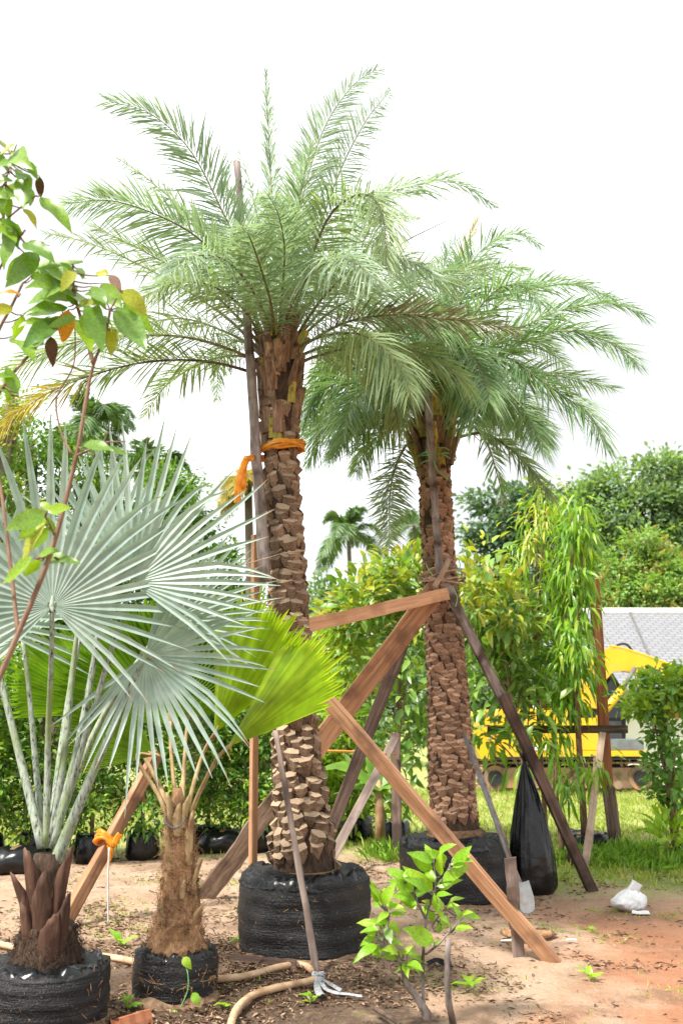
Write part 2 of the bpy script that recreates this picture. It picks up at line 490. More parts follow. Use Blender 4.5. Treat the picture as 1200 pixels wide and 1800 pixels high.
def net_mat():
    """black woven shade net: horizontal weave bands, tan straw flecks, damp sheen"""
    m, nt, n, l = newmat('black_shade_net')
    t = n('ShaderNodeTexCoord')
    w = n('ShaderNodeTexNoise'); w.inputs['Scale'].default_value = 1; w.inputs['Detail'].default_value = 5; w.inputs['Roughness'].default_value = 0.7
    mw = n('ShaderNodeMapping'); mw.inputs['Scale'].default_value = (9, 9, 95)
    l(t.outputs['Object'], mw.inputs['Vector']); l(mw.outputs[0], w.inputs['Vector'])
    no = n('ShaderNodeTexNoise'); no.inputs['Scale'].default_value = 130; no.inputs['Detail'].default_value = 3
    mp_ = n('ShaderNodeMapping'); mp_.inputs['Scale'].default_value = (1, 1, 0.45)
    l(t.outputs['Object'], mp_.inputs['Vector']); l(mp_.outputs[0], no.inputs['Vector'])
    fl = ramp(nt, [(0.66, (0, 0, 0)), (0.73, (1, 1, 1))])
    l(no.outputs['Fac'], fl.inputs['Fac'])
    n2 = n('ShaderNodeTexNoise'); n2.inputs['Scale'].default_value = 6; n2.inputs['Detail'].default_value = 4
    l(t.outputs['Object'], n2.inputs['Vector'])
    base = ramp(nt, [(0.35, (0.003, 0.003, 0.004)), (0.62, (0.009, 0.009, 0.010)), (0.78, (0.040, 0.032, 0.026))])
    l(n2.outputs['Fac'], base.inputs['Fac'])
    k = n('ShaderNodeMix'); k.data_type = 'RGBA'; k.inputs['B'].default_value = (0.16, 0.10, 0.05, 1)
    l(fl.outputs[0], k.inputs['Factor']); l(base.outputs[0], k.inputs['A'])
    pb = n('ShaderNodeBsdfPrincipled'); l(k.outputs['Result'], pb.inputs['Base Color'])
    rr = n('ShaderNodeMapRange'); rr.inputs['To Min'].default_value = 0.34; rr.inputs['To Max'].default_value = 0.6
    l(n2.outputs['Fac'], rr.inputs['Value']); l(rr.outputs[0], pb.inputs['Roughness'])
    ad = n('ShaderNodeMath'); ad.operation = 'ADD'
    wm = n('ShaderNodeMath'); wm.operation = 'MULTIPLY'; wm.inputs[1].default_value = 1.3
    l(w.outputs['Fac'], wm.inputs[0]); l(wm.outputs[0], ad.inputs[0]); l(no.outputs['Fac'], ad.inputs[1])
    pb.inputs['Specular IOR Level'].default_value = 0.42
    bp = n('ShaderNodeBump'); bp.inputs['Strength'].default_value = 0.8; bp.inputs['Distance'].default_value = 0.008
    l(ad.outputs[0], bp.inputs['Height']); l(bp.outputs[0], pb.inputs['Normal'])
    o = n('ShaderNodeOutputMaterial'); l(pb.outputs[0], o.inputs[0])
    return m
M['netting'] = net_mat()

# leaf materials
M['lf_date'] = leafmat('date_palm_leaf', [(0.19, 0.285, 0.19), (0.26, 0.36, 0.255), (0.35, 0.45, 0.34), (0.25, 0.33, 0.16)], trans=0.40, rough=0.42, spec=0.5, mottle=0.15, tcol=(1.25, 1.35, 0.8))
M['lf_date_olive'] = leafmat('olive_date_palm_leaf', [(0.18, 0.27, 0.14), (0.25, 0.34, 0.17), (0.32, 0.39, 0.18), (0.24, 0.34, 0.21)], trans=0.38, rough=0.45, spec=0.45, mottle=0.15, tcol=(1.25, 1.35, 0.7))
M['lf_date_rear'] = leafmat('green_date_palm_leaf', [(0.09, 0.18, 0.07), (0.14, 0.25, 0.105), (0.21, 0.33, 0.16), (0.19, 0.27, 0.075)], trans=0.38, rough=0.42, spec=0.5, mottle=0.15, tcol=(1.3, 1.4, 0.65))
M['lf_date_yellow'] = leafmat('yellowing_date_palm_leaf', [(0.42, 0.33, 0.03), (0.32, 0.32, 0.05), (0.50, 0.36, 0.03)], trans=0.35, tcol=(1.2, 1.1, 0.5))
M['lf_date_dry'] = leafmat('dry_date_palm_leaf', [(0.40, 0.30, 0.21), (0.22, 0.27, 0.12), (0.20, 0.27, 0.13), (0.25, 0.30, 0.15), (0.44, 0.34, 0.26)], trans=0.2, tcol=(1, 0.9, 0.8))
M['lf_silver'] = leafmat('silver_fan_leaf', [(0.27, 0.36, 0.31), (0.34, 0.43, 0.38), (0.41, 0.49, 0.44)], trans=0.27, rough=0.5, spec=0.4, tcol=(1.0, 1.25, 0.75),
                         nscale=14, mottle=0.16, jitter='object')
M['lf_tip'] = leafmat('dry_leaf_tip', [(0.30, 0.23, 0.15), (0.42, 0.34, 0.24)], trans=0.15, tcol=(1, 1, .8), jitter='object')
M['lf_fan'] = leafmat('green_fan_leaf', [(0.21, 0.33, 0.02), (0.28, 0.40, 0.03), (0.37, 0.46, 0.035)], trans=0.42, rough=0.35, spec=0.45, tcol=(1.7, 1.7, 0.5), nscale=10)
M['lf_fan_dark'] = leafmat('mature_fan_leaf', [(0.13, 0.25, 0.02), (0.17, 0.30, 0.03), (0.21, 0.34, 0.03)], trans=0.40, rough=0.38, spec=0.45, tcol=(1.6, 1.7, 0.5), nscale=10)  # same fan leaf toned down: shade on down-facing and rear fans is in the colour
M['lf_date_shade'] = leafmat('deep_green_date_palm_leaf', [(0.06, 0.125, 0.04), (0.095, 0.175, 0.055), (0.14, 0.23, 0.07), (0.17, 0.24, 0.055)], trans=0.36, rough=0.42, spec=0.5, mottle=0.15)  # darker copy for the inner rear fronds, crown shade painted into the green
M['lf_sapling'] = leafmat('sapling_leaf', [(0.11, 0.22, 0.03), (0.17, 0.31, 0.03), (0.25, 0.39, 0.03), (0.13, 0.26, 0.06)], trans=0.38, rough=0.33, spec=0.55, nscale=22, jitter='object', tcol=(1.8, 1.8, 0.5))
M['lf_sapling_orange'] = leafmat('orange_old_leaf', [(0.60, 0.26, 0.02), (0.66, 0.33, 0.03)], trans=0.4, nscale=30, mottle=0.5, jitter='object', tcol=(1.1, 1.0, 0.6))
M['lf_sapling_yellow'] = leafmat('yellow_green_leaf', [(0.32, 0.36, 0.03), (0.38, 0.40, 0.04)], trans=0.42, nscale=26, mottle=0.3, jitter='object', tcol=(1.4, 1.3, 0.5))
M['lf_bright'] = leafmat('bright_sapling_leaf', [(0.18, 0.36, 0.02), (0.24, 0.43, 0.025), (0.31, 0.48, 0.03)], trans=0.38, rough=0.38, spec=0.5, nscale=22, jitter='object', tcol=(1.5, 1.6, 0.5))
M['lf_hedge'] = leafmat('hedge_leaf', [(0.04, 0.11, 0.018), (0.07, 0.18, 0.025), (0.12, 0.25, 0.03), (0.20, 0.33, 0.035)], trans=0.3, rough=0.36, spec=0.5, mottle=0.2)
M['lf_hedge_light'] = leafmat('young_hedge_leaf', [(0.22, 0.36, 0.03), (0.30, 0.43, 0.04), (0.18, 0.32, 0.03)], trans=0.38, rough=0.4, mottle=0.2)
M['lf_shrub'] = leafmat('shrub_leaf', [(0.09, 0.19, 0.04), (0.14, 0.27, 0.055), (0.20, 0.34, 0.07), (0.28, 0.40, 0.09)], trans=0.36, rough=0.32, spec=0.6, mottle=0.2)
M['lf_shrub_yellow'] = leafmat('yellow_shrub_leaf', [(0.36, 0.44, 0.06), (0.46, 0.48, 0.07), (0.27, 0.40, 0.06), (0.46, 0.38, 0.08)], trans=0.4, rough=0.35, spec=0.5, tcol=(1.3, 1.2, 0.5))
M['lf_ashoka'] = leafmat('drooping_leaf', [(0.09, 0.22, 0.025), (0.15, 0.31, 0.03), (0.22, 0.40, 0.035), (0.34, 0.46, 0.04)], trans=0.4, rough=0.35, spec=0.5, mottle=0.15)
M['lf_vine'] = leafmat('vine_leaf', [(0.08, 0.20, 0.04), (0.15, 0.30, 0.06), (0.21, 0.38, 0.08)], trans=0.35, rough=0.4, spec=0.5, mottle=0.15)
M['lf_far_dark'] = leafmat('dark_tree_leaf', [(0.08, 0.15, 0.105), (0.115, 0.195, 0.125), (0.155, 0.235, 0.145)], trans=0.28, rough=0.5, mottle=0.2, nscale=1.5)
M['lf_far'] = leafmat('far_tree_leaf', [(0.13, 0.22, 0.12), (0.18, 0.28, 0.145), (0.24, 0.34, 0.17)], trans=0.33, rough=0.5, mottle=0.2, nscale=1.5)  # far foliage desaturated: distance haze is put into the leaf colour
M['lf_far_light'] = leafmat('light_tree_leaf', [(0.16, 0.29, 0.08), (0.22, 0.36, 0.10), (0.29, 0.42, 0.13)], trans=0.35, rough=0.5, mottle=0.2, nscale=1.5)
M['lf_far_tip'] = leafmat('yellow_tip_leaf', [(0.36, 0.34, 0.10), (0.40, 0.32, 0.12), (0.30, 0.36, 0.08)], trans=0.35, rough=0.5)
M['lf_coco'] = leafmat('coconut_leaf', [(0.07, 0.14, 0.05), (0.10, 0.19, 0.06), (0.15, 0.24, 0.08)], trans=0.3, rough=0.4, spec=0.5, mottle=0.15, nscale=2)
M['lf_banana'] = leafmat('banana_leaf', [(0.14, 0.28, 0.04), (0.18, 0.33, 0.05)], trans=0.42, rough=0.4, nscale=5)
M['grass'] = leafmat('grass_blade', [(0.20, 0.33, 0.04), (0.31, 0.43, 0.07), (0.42, 0.48, 0.12), (0.48, 0.46, 0.18)], trans=0.35, rough=0.6, spec=0.2)
M['weed'] = leafmat('weed_leaf', [(0.14, 0.31, 0.03), (0.22, 0.40, 0.05), (0.32, 0.46, 0.07)], trans=0.35, rough=0.5)
M['litter'] = leafmat('dry_litter', [(0.05, 0.03, 0.02), (0.13, 0.075, 0.045), (0.26, 0.16, 0.10), (0.38, 0.27, 0.18), (0.10, 0.05, 0.03)], trans=0.05, rough=0.8, spec=0.2, tcol=(1, 1, 1))

def ground_mat():
    m, nt, n, l = newmat('sandy_soil')
    geo = n('ShaderNodeNewGeometry')
    sp = n('ShaderNodeSeparateXYZ')
    def nse(scale, det=6, rough=0.6):
        q = n('ShaderNodeTexNoise'); q.inputs['Scale'].default_value = scale
        q.inputs['Detail'].default_value = det; q.inputs['Roughness'].default_value = rough
        l(geo.outputs['Position'], q.inputs['Vector'])
        return q.outputs['Fac']
    def math_(op, a, b):
        q = n('ShaderNodeMath'); q.operation = op
        for i, v in enumerate((a, b)):
            if isinstance(v, (int, float)): q.inputs[i].default_value = v
            else: l(v, q.inputs[i])
        return q.outputs[0]
    def mr(v, a, b, c=0.0, d=1.0):
        q = n('ShaderNodeMapRange'); q.interpolation_type = 'SMOOTHSTEP'
        q.inputs['From Min'].default_value = a; q.inputs['From Max'].default_value = b
        q.inputs['To Min'].default_value = c; q.inputs['To Max'].default_value = d
        l(v, q.inputs['Value'])
        return q.outputs[0]
    def mixc(f, a, b):
        q = n('ShaderNodeMix'); q.data_type = 'RGBA'
        l(f, q.inputs['Factor'])
        for k_, v in (('A', a), ('B', b)):
            if isinstance(v, tuple): q.inputs[k_].default_value = (*v, 1)
            else: l(v, q.inputs[k_])
        return q.outputs['Result']
    l(geo.outputs['Position'], sp.inputs[0])
    x, y = sp.outputs['X'], sp.outputs['Y']
    big, mid, fine = nse(0.55, 4), nse(2.6, 6, 0.65), nse(34, 5, 0.7)
    sand = ramp(nt, [(0.28, (0.36, 0.225, 0.145)), (0.45, (0.49, 0.335, 0.225)), (0.7, (0.59, 0.435, 0.315))])
    l(mid, sand.inputs['Fac'])
    # orange clay to the right and in front
    fx = math_('ADD', mr(x, 0.5, 1.9, 0.1, 0.75), math_('MULTIPLY', math_('SUBTRACT', nse(1.1, 7, 0.7), 0.5), 2.0))
    cl = math_('MULTIPLY', mr(fx, 0.2, 0.75), mr(y, 6.8, 8.6, 1, 0.15))
    c = mixc(math_('MULTIPLY', cl, 0.9), sand.outputs['Color'], mixc(mid, (0.36, 0.13, 0.06), (0.52, 0.25, 0.13)))
    # dark damp humus in the left foreground, round the watered root balls
    dv = math_('ADD', mr(x, -0.4, 1.4, 1.15, 0.1), math_('MULTIPLY', math_('SUBTRACT', mid, 0.5), 2.8))
    dp = math_('MULTIPLY', mr(dv, 0.5, 1.0), mr(y, 5.4, 7.2, 1, 0))
    c = mixc(math_('MULTIPLY', dp, 0.93), c, mixc(mr(fine, 0.35, 0.65), (0.045, 0.028, 0.018), (0.14, 0.085, 0.052)))
    # brown patches of trodden litter
    bp_ = math_('MULTIPLY', mr(nse(1.7, 7, 0.75), 0.50, 0.62), mr(y, 10, 13, 0.85, 0))
    c = mixc(math_('MULTIPLY', bp_, 0.65), c, (0.19, 0.115, 0.07))
    # turf on the far side
    gy = math_('ADD', y, math_('MULTIPLY', math_('SUBTRACT', mid, 0.5), 3.5))
    gx = math_('ADD', math_('MULTIPLY', mr(x, 0.3, 1.6, 0, 1), -2.5), 10.6)
    tf = mr(math_('SUBTRACT', gy, gx), -0.2, 1.0)
    grass_c = ramp(nt, [(0.3, (0.20, 0.26, 0.05)), (0.5, (0.34, 0.38, 0.11)), (0.7, (0.50, 0.42, 0.22))])
    l(nse(3.5, 7, 0.7), grass_c.inputs['Fac'])
    c = mixc(math_('MULTIPLY', tf, mr(mid, 0.25, 0.5, 0.7, 1.0)), c, grass_c.outputs['Color'])
    # sparse green tinge
    gt = math_('MULTIPLY', mr(nse(4.2, 6, 0.7), 0.57, 0.70), 0.45)
    c = mixc(gt, c, (0.22, 0.23, 0.07))
    # speckle
    c = mixc(mr(fine, 0.60, 0.72, 0, 0.6), c, (0.13, 0.08, 0.05))
    c = mixc(mr(nse(60, 3), 0.63, 0.72, 0, 0.5), c, (0.66, 0.52, 0.38))
    pb = n('ShaderNodeBsdfPrincipled')
    l(c, pb.inputs['Base Color'])
    wet = math_('MULTIPLY', dp, mr(nse(5, 4), 0.5, 0.62))
    l(mr(wet, 0, 1, 0.9, 0.25), pb.inputs['Roughness'])
    pb.inputs['Specular IOR Level'].default_value = 0.3
    bp = n('ShaderNodeBump'); bp.inputs['Strength'].default_value = 1.0; bp.inputs['Distance'].default_value = 0.045
    l(math_('ADD', math_('MULTIPLY', fine, 0.6), math_('ADD', nse(9, 8, 0.75), math_('MULTIPLY', nse(90, 3), 0.3))), bp.inputs['Height'])
    l(bp.outputs[0], pb.inputs['Normal'])
    o = n('ShaderNodeOutputMaterial'); l(pb.outputs[0], o.inputs[0])
    return m
M['ground'] = ground_mat()

def roof_mat():
    m, nt, n, l = newmat('grey_roof_tiles')
    t = n('ShaderNodeTexCoord')
    b = n('ShaderNodeTexBrick')
    b.inputs['Color1'].default_value = (0.19, 0.195, 0.205, 1)
    b.inputs['Color2'].default_value = (0.225, 0.23, 0.24, 1)
    b.inputs['Mortar'].default_value = (0.13, 0.13, 0.14, 1)
    b.inputs['Scale'].default_value = 1
    b.inputs['Brick Width'].default_value = 0.26
    b.inputs['Row Height'].default_value = 0.17
    b.inputs['Mortar Size'].default_value = 0.022
    l(t.outputs['UV'], b.inputs['Vector'])
    pb = n('ShaderNodeBsdfPrincipled'); l(b.outputs['Color'], pb.inputs['Base Color'])
    pb.inputs['Roughness'].default_value = 0.6
    bp = n('ShaderNodeBump'); bp.inputs['Strength'].default_value = 0.6; bp.inputs['Distance'].default_value = 0.03; bp.invert = True
    l(b.outputs['Fac'], bp.inputs['Height']); l(bp.outputs[0], pb.inputs['Normal'])
    o = n('ShaderNodeOutputMaterial'); l(pb.outputs[0], o.inputs[0])
    return m
M['roof'] = roof_mat()

def glass_mat():
    m, nt, n, l = newmat('dark_cab_glass')
    pb = n('ShaderNodeBsdfPrincipled')
    pb.inputs['Base Color'].default_value = (0.012, 0.014, 0.016, 1)
    pb.inputs['Roughness'].default_value = 0.08
    o = n('ShaderNodeOutputMaterial'); l(pb.outputs[0], o.inputs[0])
    return m
M['glass'] = glass_mat()

# ------------------------------------------------------------------ foliage helpers
LEAF8_A = np.array([0, .30, .30, .30, .68, .68, .68, 1.0])
LEAF8_S = np.array([0, -.46, 0, .46, -.36, 0, .36, 0])
LEAF8_F = np.array([0, .16, 0, .16, .12, 0, .12, 0])
LEAF8_U = np.array([0, .03, .03, .03, -.02, -.02, -.02, -.13])
LEAF8_T = np.array([[0, 2, 1], [0, 3, 2], [4, 5, 7], [5, 6, 7]])
LEAF8_Q = np.array([[1, 2, 5, 4], [2, 3, 6, 5]])
LEAF4_A = np.array([0, .45, .45, 1.0])
LEAF4_S = np.array([0, -.5, .5, 0])
LEAF4_F = np.array([0, .18, .18, 0])
LEAF4_U = np.array([0, .02, .02, -.12])
LEAF4_T = np.array([[0, 3, 1], [0, 2, 3]])
STRIP_A = np.array([0, .10, .10, .10, .5, .5, .5, 1.0])
STRIP_S = np.array([0, -.36, 0, .36, -.5, 0, .5, 0])
STRIP_F = np.array([0, .25, 0, .25, .3, 0, .3, 0])
STRIP_U = np.zeros(8)

def unit(a):
    return a / np.maximum(1e-9, np.linalg.norm(a, axis=-1, keepdims=True))

def leaves_np(pos, d, nrm, L, W, kind='leaf', sag=0.0):
    """arrays of leaves -> verts, groups"""
    d = unit(d)
    s = unit(np.cross(d, nrm))
    u = np.cross(s, d)
    if kind == 'leaf': A, S, F, U, T, Q = LEAF8_A, LEAF8_S, LEAF8_F, LEAF8_U, LEAF8_T, LEAF8_Q
    elif kind == 'strip': A, S, F, U, T, Q = STRIP_A, STRIP_S, STRIP_F, STRIP_U, LEAF8_T, LEAF8_Q
    else: A, S, F, U, T, Q = LEAF4_A, LEAF4_S, LEAF4_F, LEAF4_U, LEAF4_T, None
    L = np.broadcast_to(L, (len(pos),))[:, None, None]
    W = np.broadcast_to(W, (len(pos),))[:, None, None]
    A_, S_, F_, U_ = (q[None, :, None] for q in (A, S, F, U))
    v = pos[:, None] + d[:, None] * A_ * L + s[:, None] * S_ * W + u[:, None] * (F_ * W + U_ * L)
    sg = np.broadcast_to(sag, (len(pos),))[:, None]
    v[:, :, 2] -= sg * L[:, :, 0] * (A[None] ** 2)
    k = len(A)
    off = (np.arange(len(pos)) * k)[:, None, None]
    g = [(T[None] + off).reshape(-1, 3)]
    if Q is not None: g.append((Q[None] + off).reshape(-1, 4))
    return v.reshape(-1, 3), g

def leaf_part(name, parent, batches, mats, kind='stuff'):
    """batches: list of (verts, groups, matindex)"""
    off = ORG.get(parent.name, Vector((0, 0, 0))) if parent is not None else Vector((0, 0, 0))
    vs_, gs, mi, b = [], [], [], 0
    for v, g, k in batches:
        vs_.append(v - np.array(off))
        for q in g:
            gs.append(q + b); mi.append(np.full(len(q), k))
        b += len(v)
    me = np_mesh(name, np.concatenate(vs_), gs, mats, mids=np.concatenate(mi))
    return link(name, me, parent, kind)

def rand_dirs(n):
    return unit(R.normal(size=(n, 3)))

def crown(ells, nclump, per, cr, L, W, up=0.35, droop=0.15, kind='leaf', shell=0.5, outward=0.5, sag=0.1, flat=1.0, gap=None):
    """leaf clumps through a set of ellipsoids [(centre, radii)] -> (verts, groups), clump centres"""
    wts = np.array([r[0] * r[1] * r[2] for _, r in ells]) ** 0.66
    wts = wts / wts.sum()
    ids = R.choice(len(ells), nclump, p=wts)
    C = np.array([list(c) for c, _ in ells])[ids]
    Rr = np.array([list(r) for _, r in ells])[ids]
    dd = rand_dirs(nclump)
    rad = shell + (1 - shell) * R.random(nclump) ** 0.6
    cc = C + dd * Rr * rad[:, None]
    csz = cr * R.uniform(0.6, 1.35, nclump)
    if gap is not None:
        sc = 1.6 / float(np.mean(Rr))
        keep = np.array([noise.noise(Vector(q) * sc) + 0.5 * noise.noise(Vector(q) * sc * 2.3) > gap for q in cc])
        if keep.sum() > 6: cc, dd, csz = cc[keep], dd[keep], csz[keep]
        nclump = len(cc)
    idx = np.repeat(np.arange(nclump), per)
    n = len(idx)
    off = R.normal(size=(n, 3)) * 0.55
    off[:, 2] *= flat
    pos = cc[idx] + off * csz[idx][:, None]
    d = off * 0.8 + dd[idx] * outward + rand_dirs(n) * 0.6
    d[:, 2] += up - droop
    nr = rand_dirs(n) * 0.55
    nr[:, 2] += 0.9
    nr += dd[idx] * 0.35
    sz = R.uniform(0.65, 1.25, n)
    return leaves_np(pos, d, unit(nr), L * sz, W * sz, kind, sag), cc

# ------------------------------------------------------------------ ground
def gz(x, y):
    if y > 24: return 0.0
    f = 1.0 if y < 12 else max(0.0, (24 - y) / 12)
    h = noise.noise(Vector((x * 0.7, y * 0.7, 3.1))) * 0.030
    h += noise.noise(Vector((x * 2.9, y * 2.9, 7.7))) * 0.022
    h += noise.noise(Vector((x * 7.0, y * 7.0, 1.3))) * 0.012
    h += abs(noise.noise(Vector((x * 13.0, y * 13.0, 5.3)))) * 0.010
    return h * f

def axis_coords(fine0, fine1, step, far0, far1):
    a = list(np.arange(fine0, fine1, step))
    s = step; q = fine1
    while q < far1:
        a.append(q); s *= 1.22; q += s
    a.append(far1)
    s = step; q = fine0 - step
    while q > far0:
        a.insert(0, q); s *= 1.22; q -= s
    a.insert(0, far0)
    return a

def build_ground():
    xs = axis_coords(-3.2, 4.6, 0.045, -900, 900)
    ys = axis_coords(3.6, 12.5, 0.045, -40, 2400)
    nx, ny = len(xs), len(ys)
    v = np.zeros((ny, nx, 3))
    for j, y in enumerate(ys):
        for i, x in enumerate(xs):
            v[j, i] = (x, y, gz(x, y) if abs(x) < 30 else 0.0)
    id_ = np.arange(nx * ny).reshape(ny, nx)
    q = np.stack([id_[:-1, :-1], id_[:-1, 1:], id_[1:, 1:], id_[1:, :-1]], -1).reshape(-1, 4)
    o = link('ground', np_mesh('ground', v.reshape(-1, 3), [q], M['ground'], smooth=True), kind='structure')
build_ground()

def on_ground(px, py):
    p = G(px, py)
    p = G(px, py, gz(p.x, p.y))
    return p

# ------------------------------------------------------------------ pinnate fronds
def frond(th, pts, L=0.30, n=62, mat=None, rmat=None, twist=0.0, bare=(0.10, 1.0), r0=0.013, sag=0.22, keep=1.0,
          vs_=(-28, 8, 42), W=0.017, name='frond', yellow_tip=None, amax=62, amin=26, kind='strip', lname='leaflets', Lk=True):
    """a feather leaf: rachis through pts, leaflets in several ranks on both sides"""
    n = int(n * (2.3 if Lk else 1.4)); W = W * (.78 if Lk else 1.3); L = L * 1.10
    c = crv(pts, 26)
    mb = MB()
    mb.tube(c, [r0 * (1 - 0.86 * (i / 25) ** 0.8) for i in range(26)], seg=5)
    fr = mb.build(name, rmat or M['rachis'], th, smooth=True)
    hz = Vector((c[-1].x - c[0].x, c[-1].y - c[0].y, 0))
    if hz.length < 0.05: hz = Vector((0, -1, 0))
    S0 = Vector((0, 0, 1)).cross(hz).normalized()
    cs = crv(pts, n)
    pos, dr, nr, LL = [], [], [], []
    for i in range(n):
        t = i / (n - 1)
        if t < bare[0] or t > bare[1]: continue
        T = (cs[min(i + 1, n - 1)] - cs[max(i - 1, 0)]).normalized()
        S = (S0 - T * S0.dot(T)).normalized()
        N = S.cross(T)
        if N.z < 0: N = -N
        if twist:
            q = Matrix.Rotation(twist, 3, T)
            S = q @ S; N = q @ N
        for s in (-1, 1):
            if rnd.random() > keep: continue
            a = math.radians(amax + (amin - amax) * t + rnd.uniform(-8, 8))
            v = math.radians(rnd.choice(vs_) + rnd.uniform(-13, 13))
            d = T * math.cos(a) + (S * (s * math.cos(v)) + N * math.sin(v)) * math.sin(a)
            pr = min(1.0, 0.35 + 2.2 * max(0, t - 0.05)) * (1 - 0.62 * max(0, (t - 0.55) / 0.45) ** 1.4)
            pos.append(cs[i] + T * rnd.uniform(-0.01, 0.01)); dr.append(d)
            nr.append(N * math.cos(v) - S * (s * math.sin(v)) + Vector((rnd.uniform(-.3, .3),) * 3))
            LL.append(L * pr * rnd.uniform(0.8, 1.12))
    pos, dr, nr, LL = np.array(pos), np.array(dr), np.array(nr), np.array(LL)
    sg = R.uniform(0.3, 1.5, len(pos)) * sag
    mats = [mat, M['lf_date_yellow']]
    v, g = leaves_np(pos, dr, nr, LL, W * np.clip(LL / L, 0.5, 1), kind, sg)
    if yellow_tip is not None:
        k = len(STRIP_A)
        tt = np.array([np.min(np.linalg.norm(np.array(cs) - p, axis=1)) for p in pos])
        fr_i = np.array([int(np.argmin(np.linalg.norm(np.array(cs) - p, axis=1))) / (n - 1) for p in pos])
        yl = fr_i + R.uniform(-0.12, 0.12, len(pos)) > yellow_tip
        mids = []
        for q in g:
            mids.append(yl[q[:, 0] // k].astype(int))
        off = np.array(ORG[th.name])
        me = np_mesh(lname, v - off, g, mats, mids=np.concatenate(mids))
        link(lname, me, fr, 'stuff')
    else:
        leaf_part(lname, fr, [(v, g, 0)], [mat])
    return fr

# ------------------------------------------------------------------ trunk armour of old leaf bases
def boot_mesh(name, mats, seed, flat=1.0):
    r = random.Random(seed)
    j = lambda a=0.05: r.uniform(-a, a)
    f = flat
    v = [(0 + j(.1), .02, 0), (-.30 + j(), .14 * f, .36 + j()), (.30 + j(), .14 * f, .36 + j()), (0 + j(.10), (.38 + j()) * f, .34 + j()),
         (-.45 + j(.05), (.36 + j(.08)) * f, .74 + j(.06)), (0 + j(.12), (.60 + j(.12)) * f, .66 + j(.06)), (.45 + j(.05), (.36 + j(.08)) * f, .74 + j(.06)),
         (-.42, -.10, .92 + j(.05)), (0, -.06, 1.0 + j(.06)), (.42, -.10, .92 + j(.05)), (-.42, -.15, .42), (.42, -.15, .42), (0, -.2, -.05)]
    fs = [(0, 3, 1), (0, 2, 3), (1, 3, 5, 4), (3, 2, 6, 5), (1, 4, 7, 10), (2, 11, 9, 6), (0, 1, 10, 12), (0, 12, 11, 2),
          (4, 5, 8, 7), (5, 6, 9, 8)]
    me = bpy.data.meshes.new(name)
    me.from_pydata(v, [], fs)
    for m in mats: me.materials.append(m)
    me.polygons.foreach_set('material_index', [0] * 8 + [1] * 2)
    me.update()
    return me

def armour(th, axis, rad, z_steps, width, meshes, depth=1.0, depth1=None, name='leaf_base', limit=300, tilt=0.0):
    """axis: list of Vectors up the trunk, rad: radius at each; spiral of leaf bases, nearest `limit` as own parts"""
    n = len(axis)
    items = []
    cum = [0.0]
    for i in range(1, n): cum.append(cum[-1] + (axis[i] - axis[i - 1]).length)
    total = cum[-1]
    def at(s):
        for i in range(1, n):
            if s <= cum[i] or i == n - 1:
                t = (s - cum[i - 1]) / (cum[i] - cum[i - 1])
                return axis[i - 1].lerp(axis[i], t), rad[i - 1] + (rad[i] - rad[i - 1]) * t, (axis[i] - axis[i - 1]).normalized()
    s, row = 0.0, 0
    while s < total:
        p, r, T = at(s)
        k = max(6, int(round(2 * math.pi * r / width)))
        for q in range(k):
            a = 2 * math.pi * (q + 0.5 * (row % 2) + 0.13 * row) / k + rnd.uniform(-.09, .09)
            items.append((s + (q / k * 3.0 + rnd.uniform(-.30, .30)) * z_steps, a, 2 * math.pi * r / k))
        s += z_steps; row += 1
    out = []
    for s_, a, w in items:
        s_ = min(max(0, s_), total - 1e-4)
        p, r, T = at(s_)
        X = (Vector((1, 0, 0)) - T * T.x).normalized(); Y = T.cross(X)
        o = X * math.cos(a) + Y * math.sin(a)
        tg = T.cross(o).normalized()
        dk = depth + ((depth1 if depth1 is not None else depth) - depth) * min(1, s_ / total * 1.6)
        sw = w * rnd.uniform(.86, 1.2); sh = z_steps * rnd.uniform(1.6, 2.3); sd = w * dk * rnd.uniform(0.6, 1.4)
        rz = rnd.uniform(-.32, .32)
        tg2 = (tg * math.cos(rz) + T * math.sin(rz)); up2 = (T * math.cos(rz) - tg * math.sin(rz))
        pos = p + o * (r * 0.97)
        m = Matrix(((-tg2.x * sw, o.x * sd, up2.x * sh, pos.x), (-tg2.y * sw, o.y * sd, up2.y * sh, pos.y),
                    (-tg2.z * sw, o.z * sd, up2.z * sh, pos.z), (0, 0, 0, 1)))
        face = o.dot((cam.location - pos).normalized())
        out.append((face, m, rnd.choice(meshes)))
    out.sort(key=lambda q: -q[0])
    off = Matrix.Translation(-ORG[th.name])
    for face, m, me in out[:limit]:
        ob = link(name, me, th)
        ob.matrix_local = off @ m
    rest = MB()
    for face, m, me in out[limit:]:
        vs2 = [m @ v.co for v in me.vertices]
        rest.add(vs2, [tuple(p.vertices) for p in me.polygons], 0)
        rest.m[-len(me.polygons):] = [p.material_index for p in me.polygons]
    if rest.v:
        rest.build(name + 's_behind', list(meshes[0].materials), th, kind='stuff')

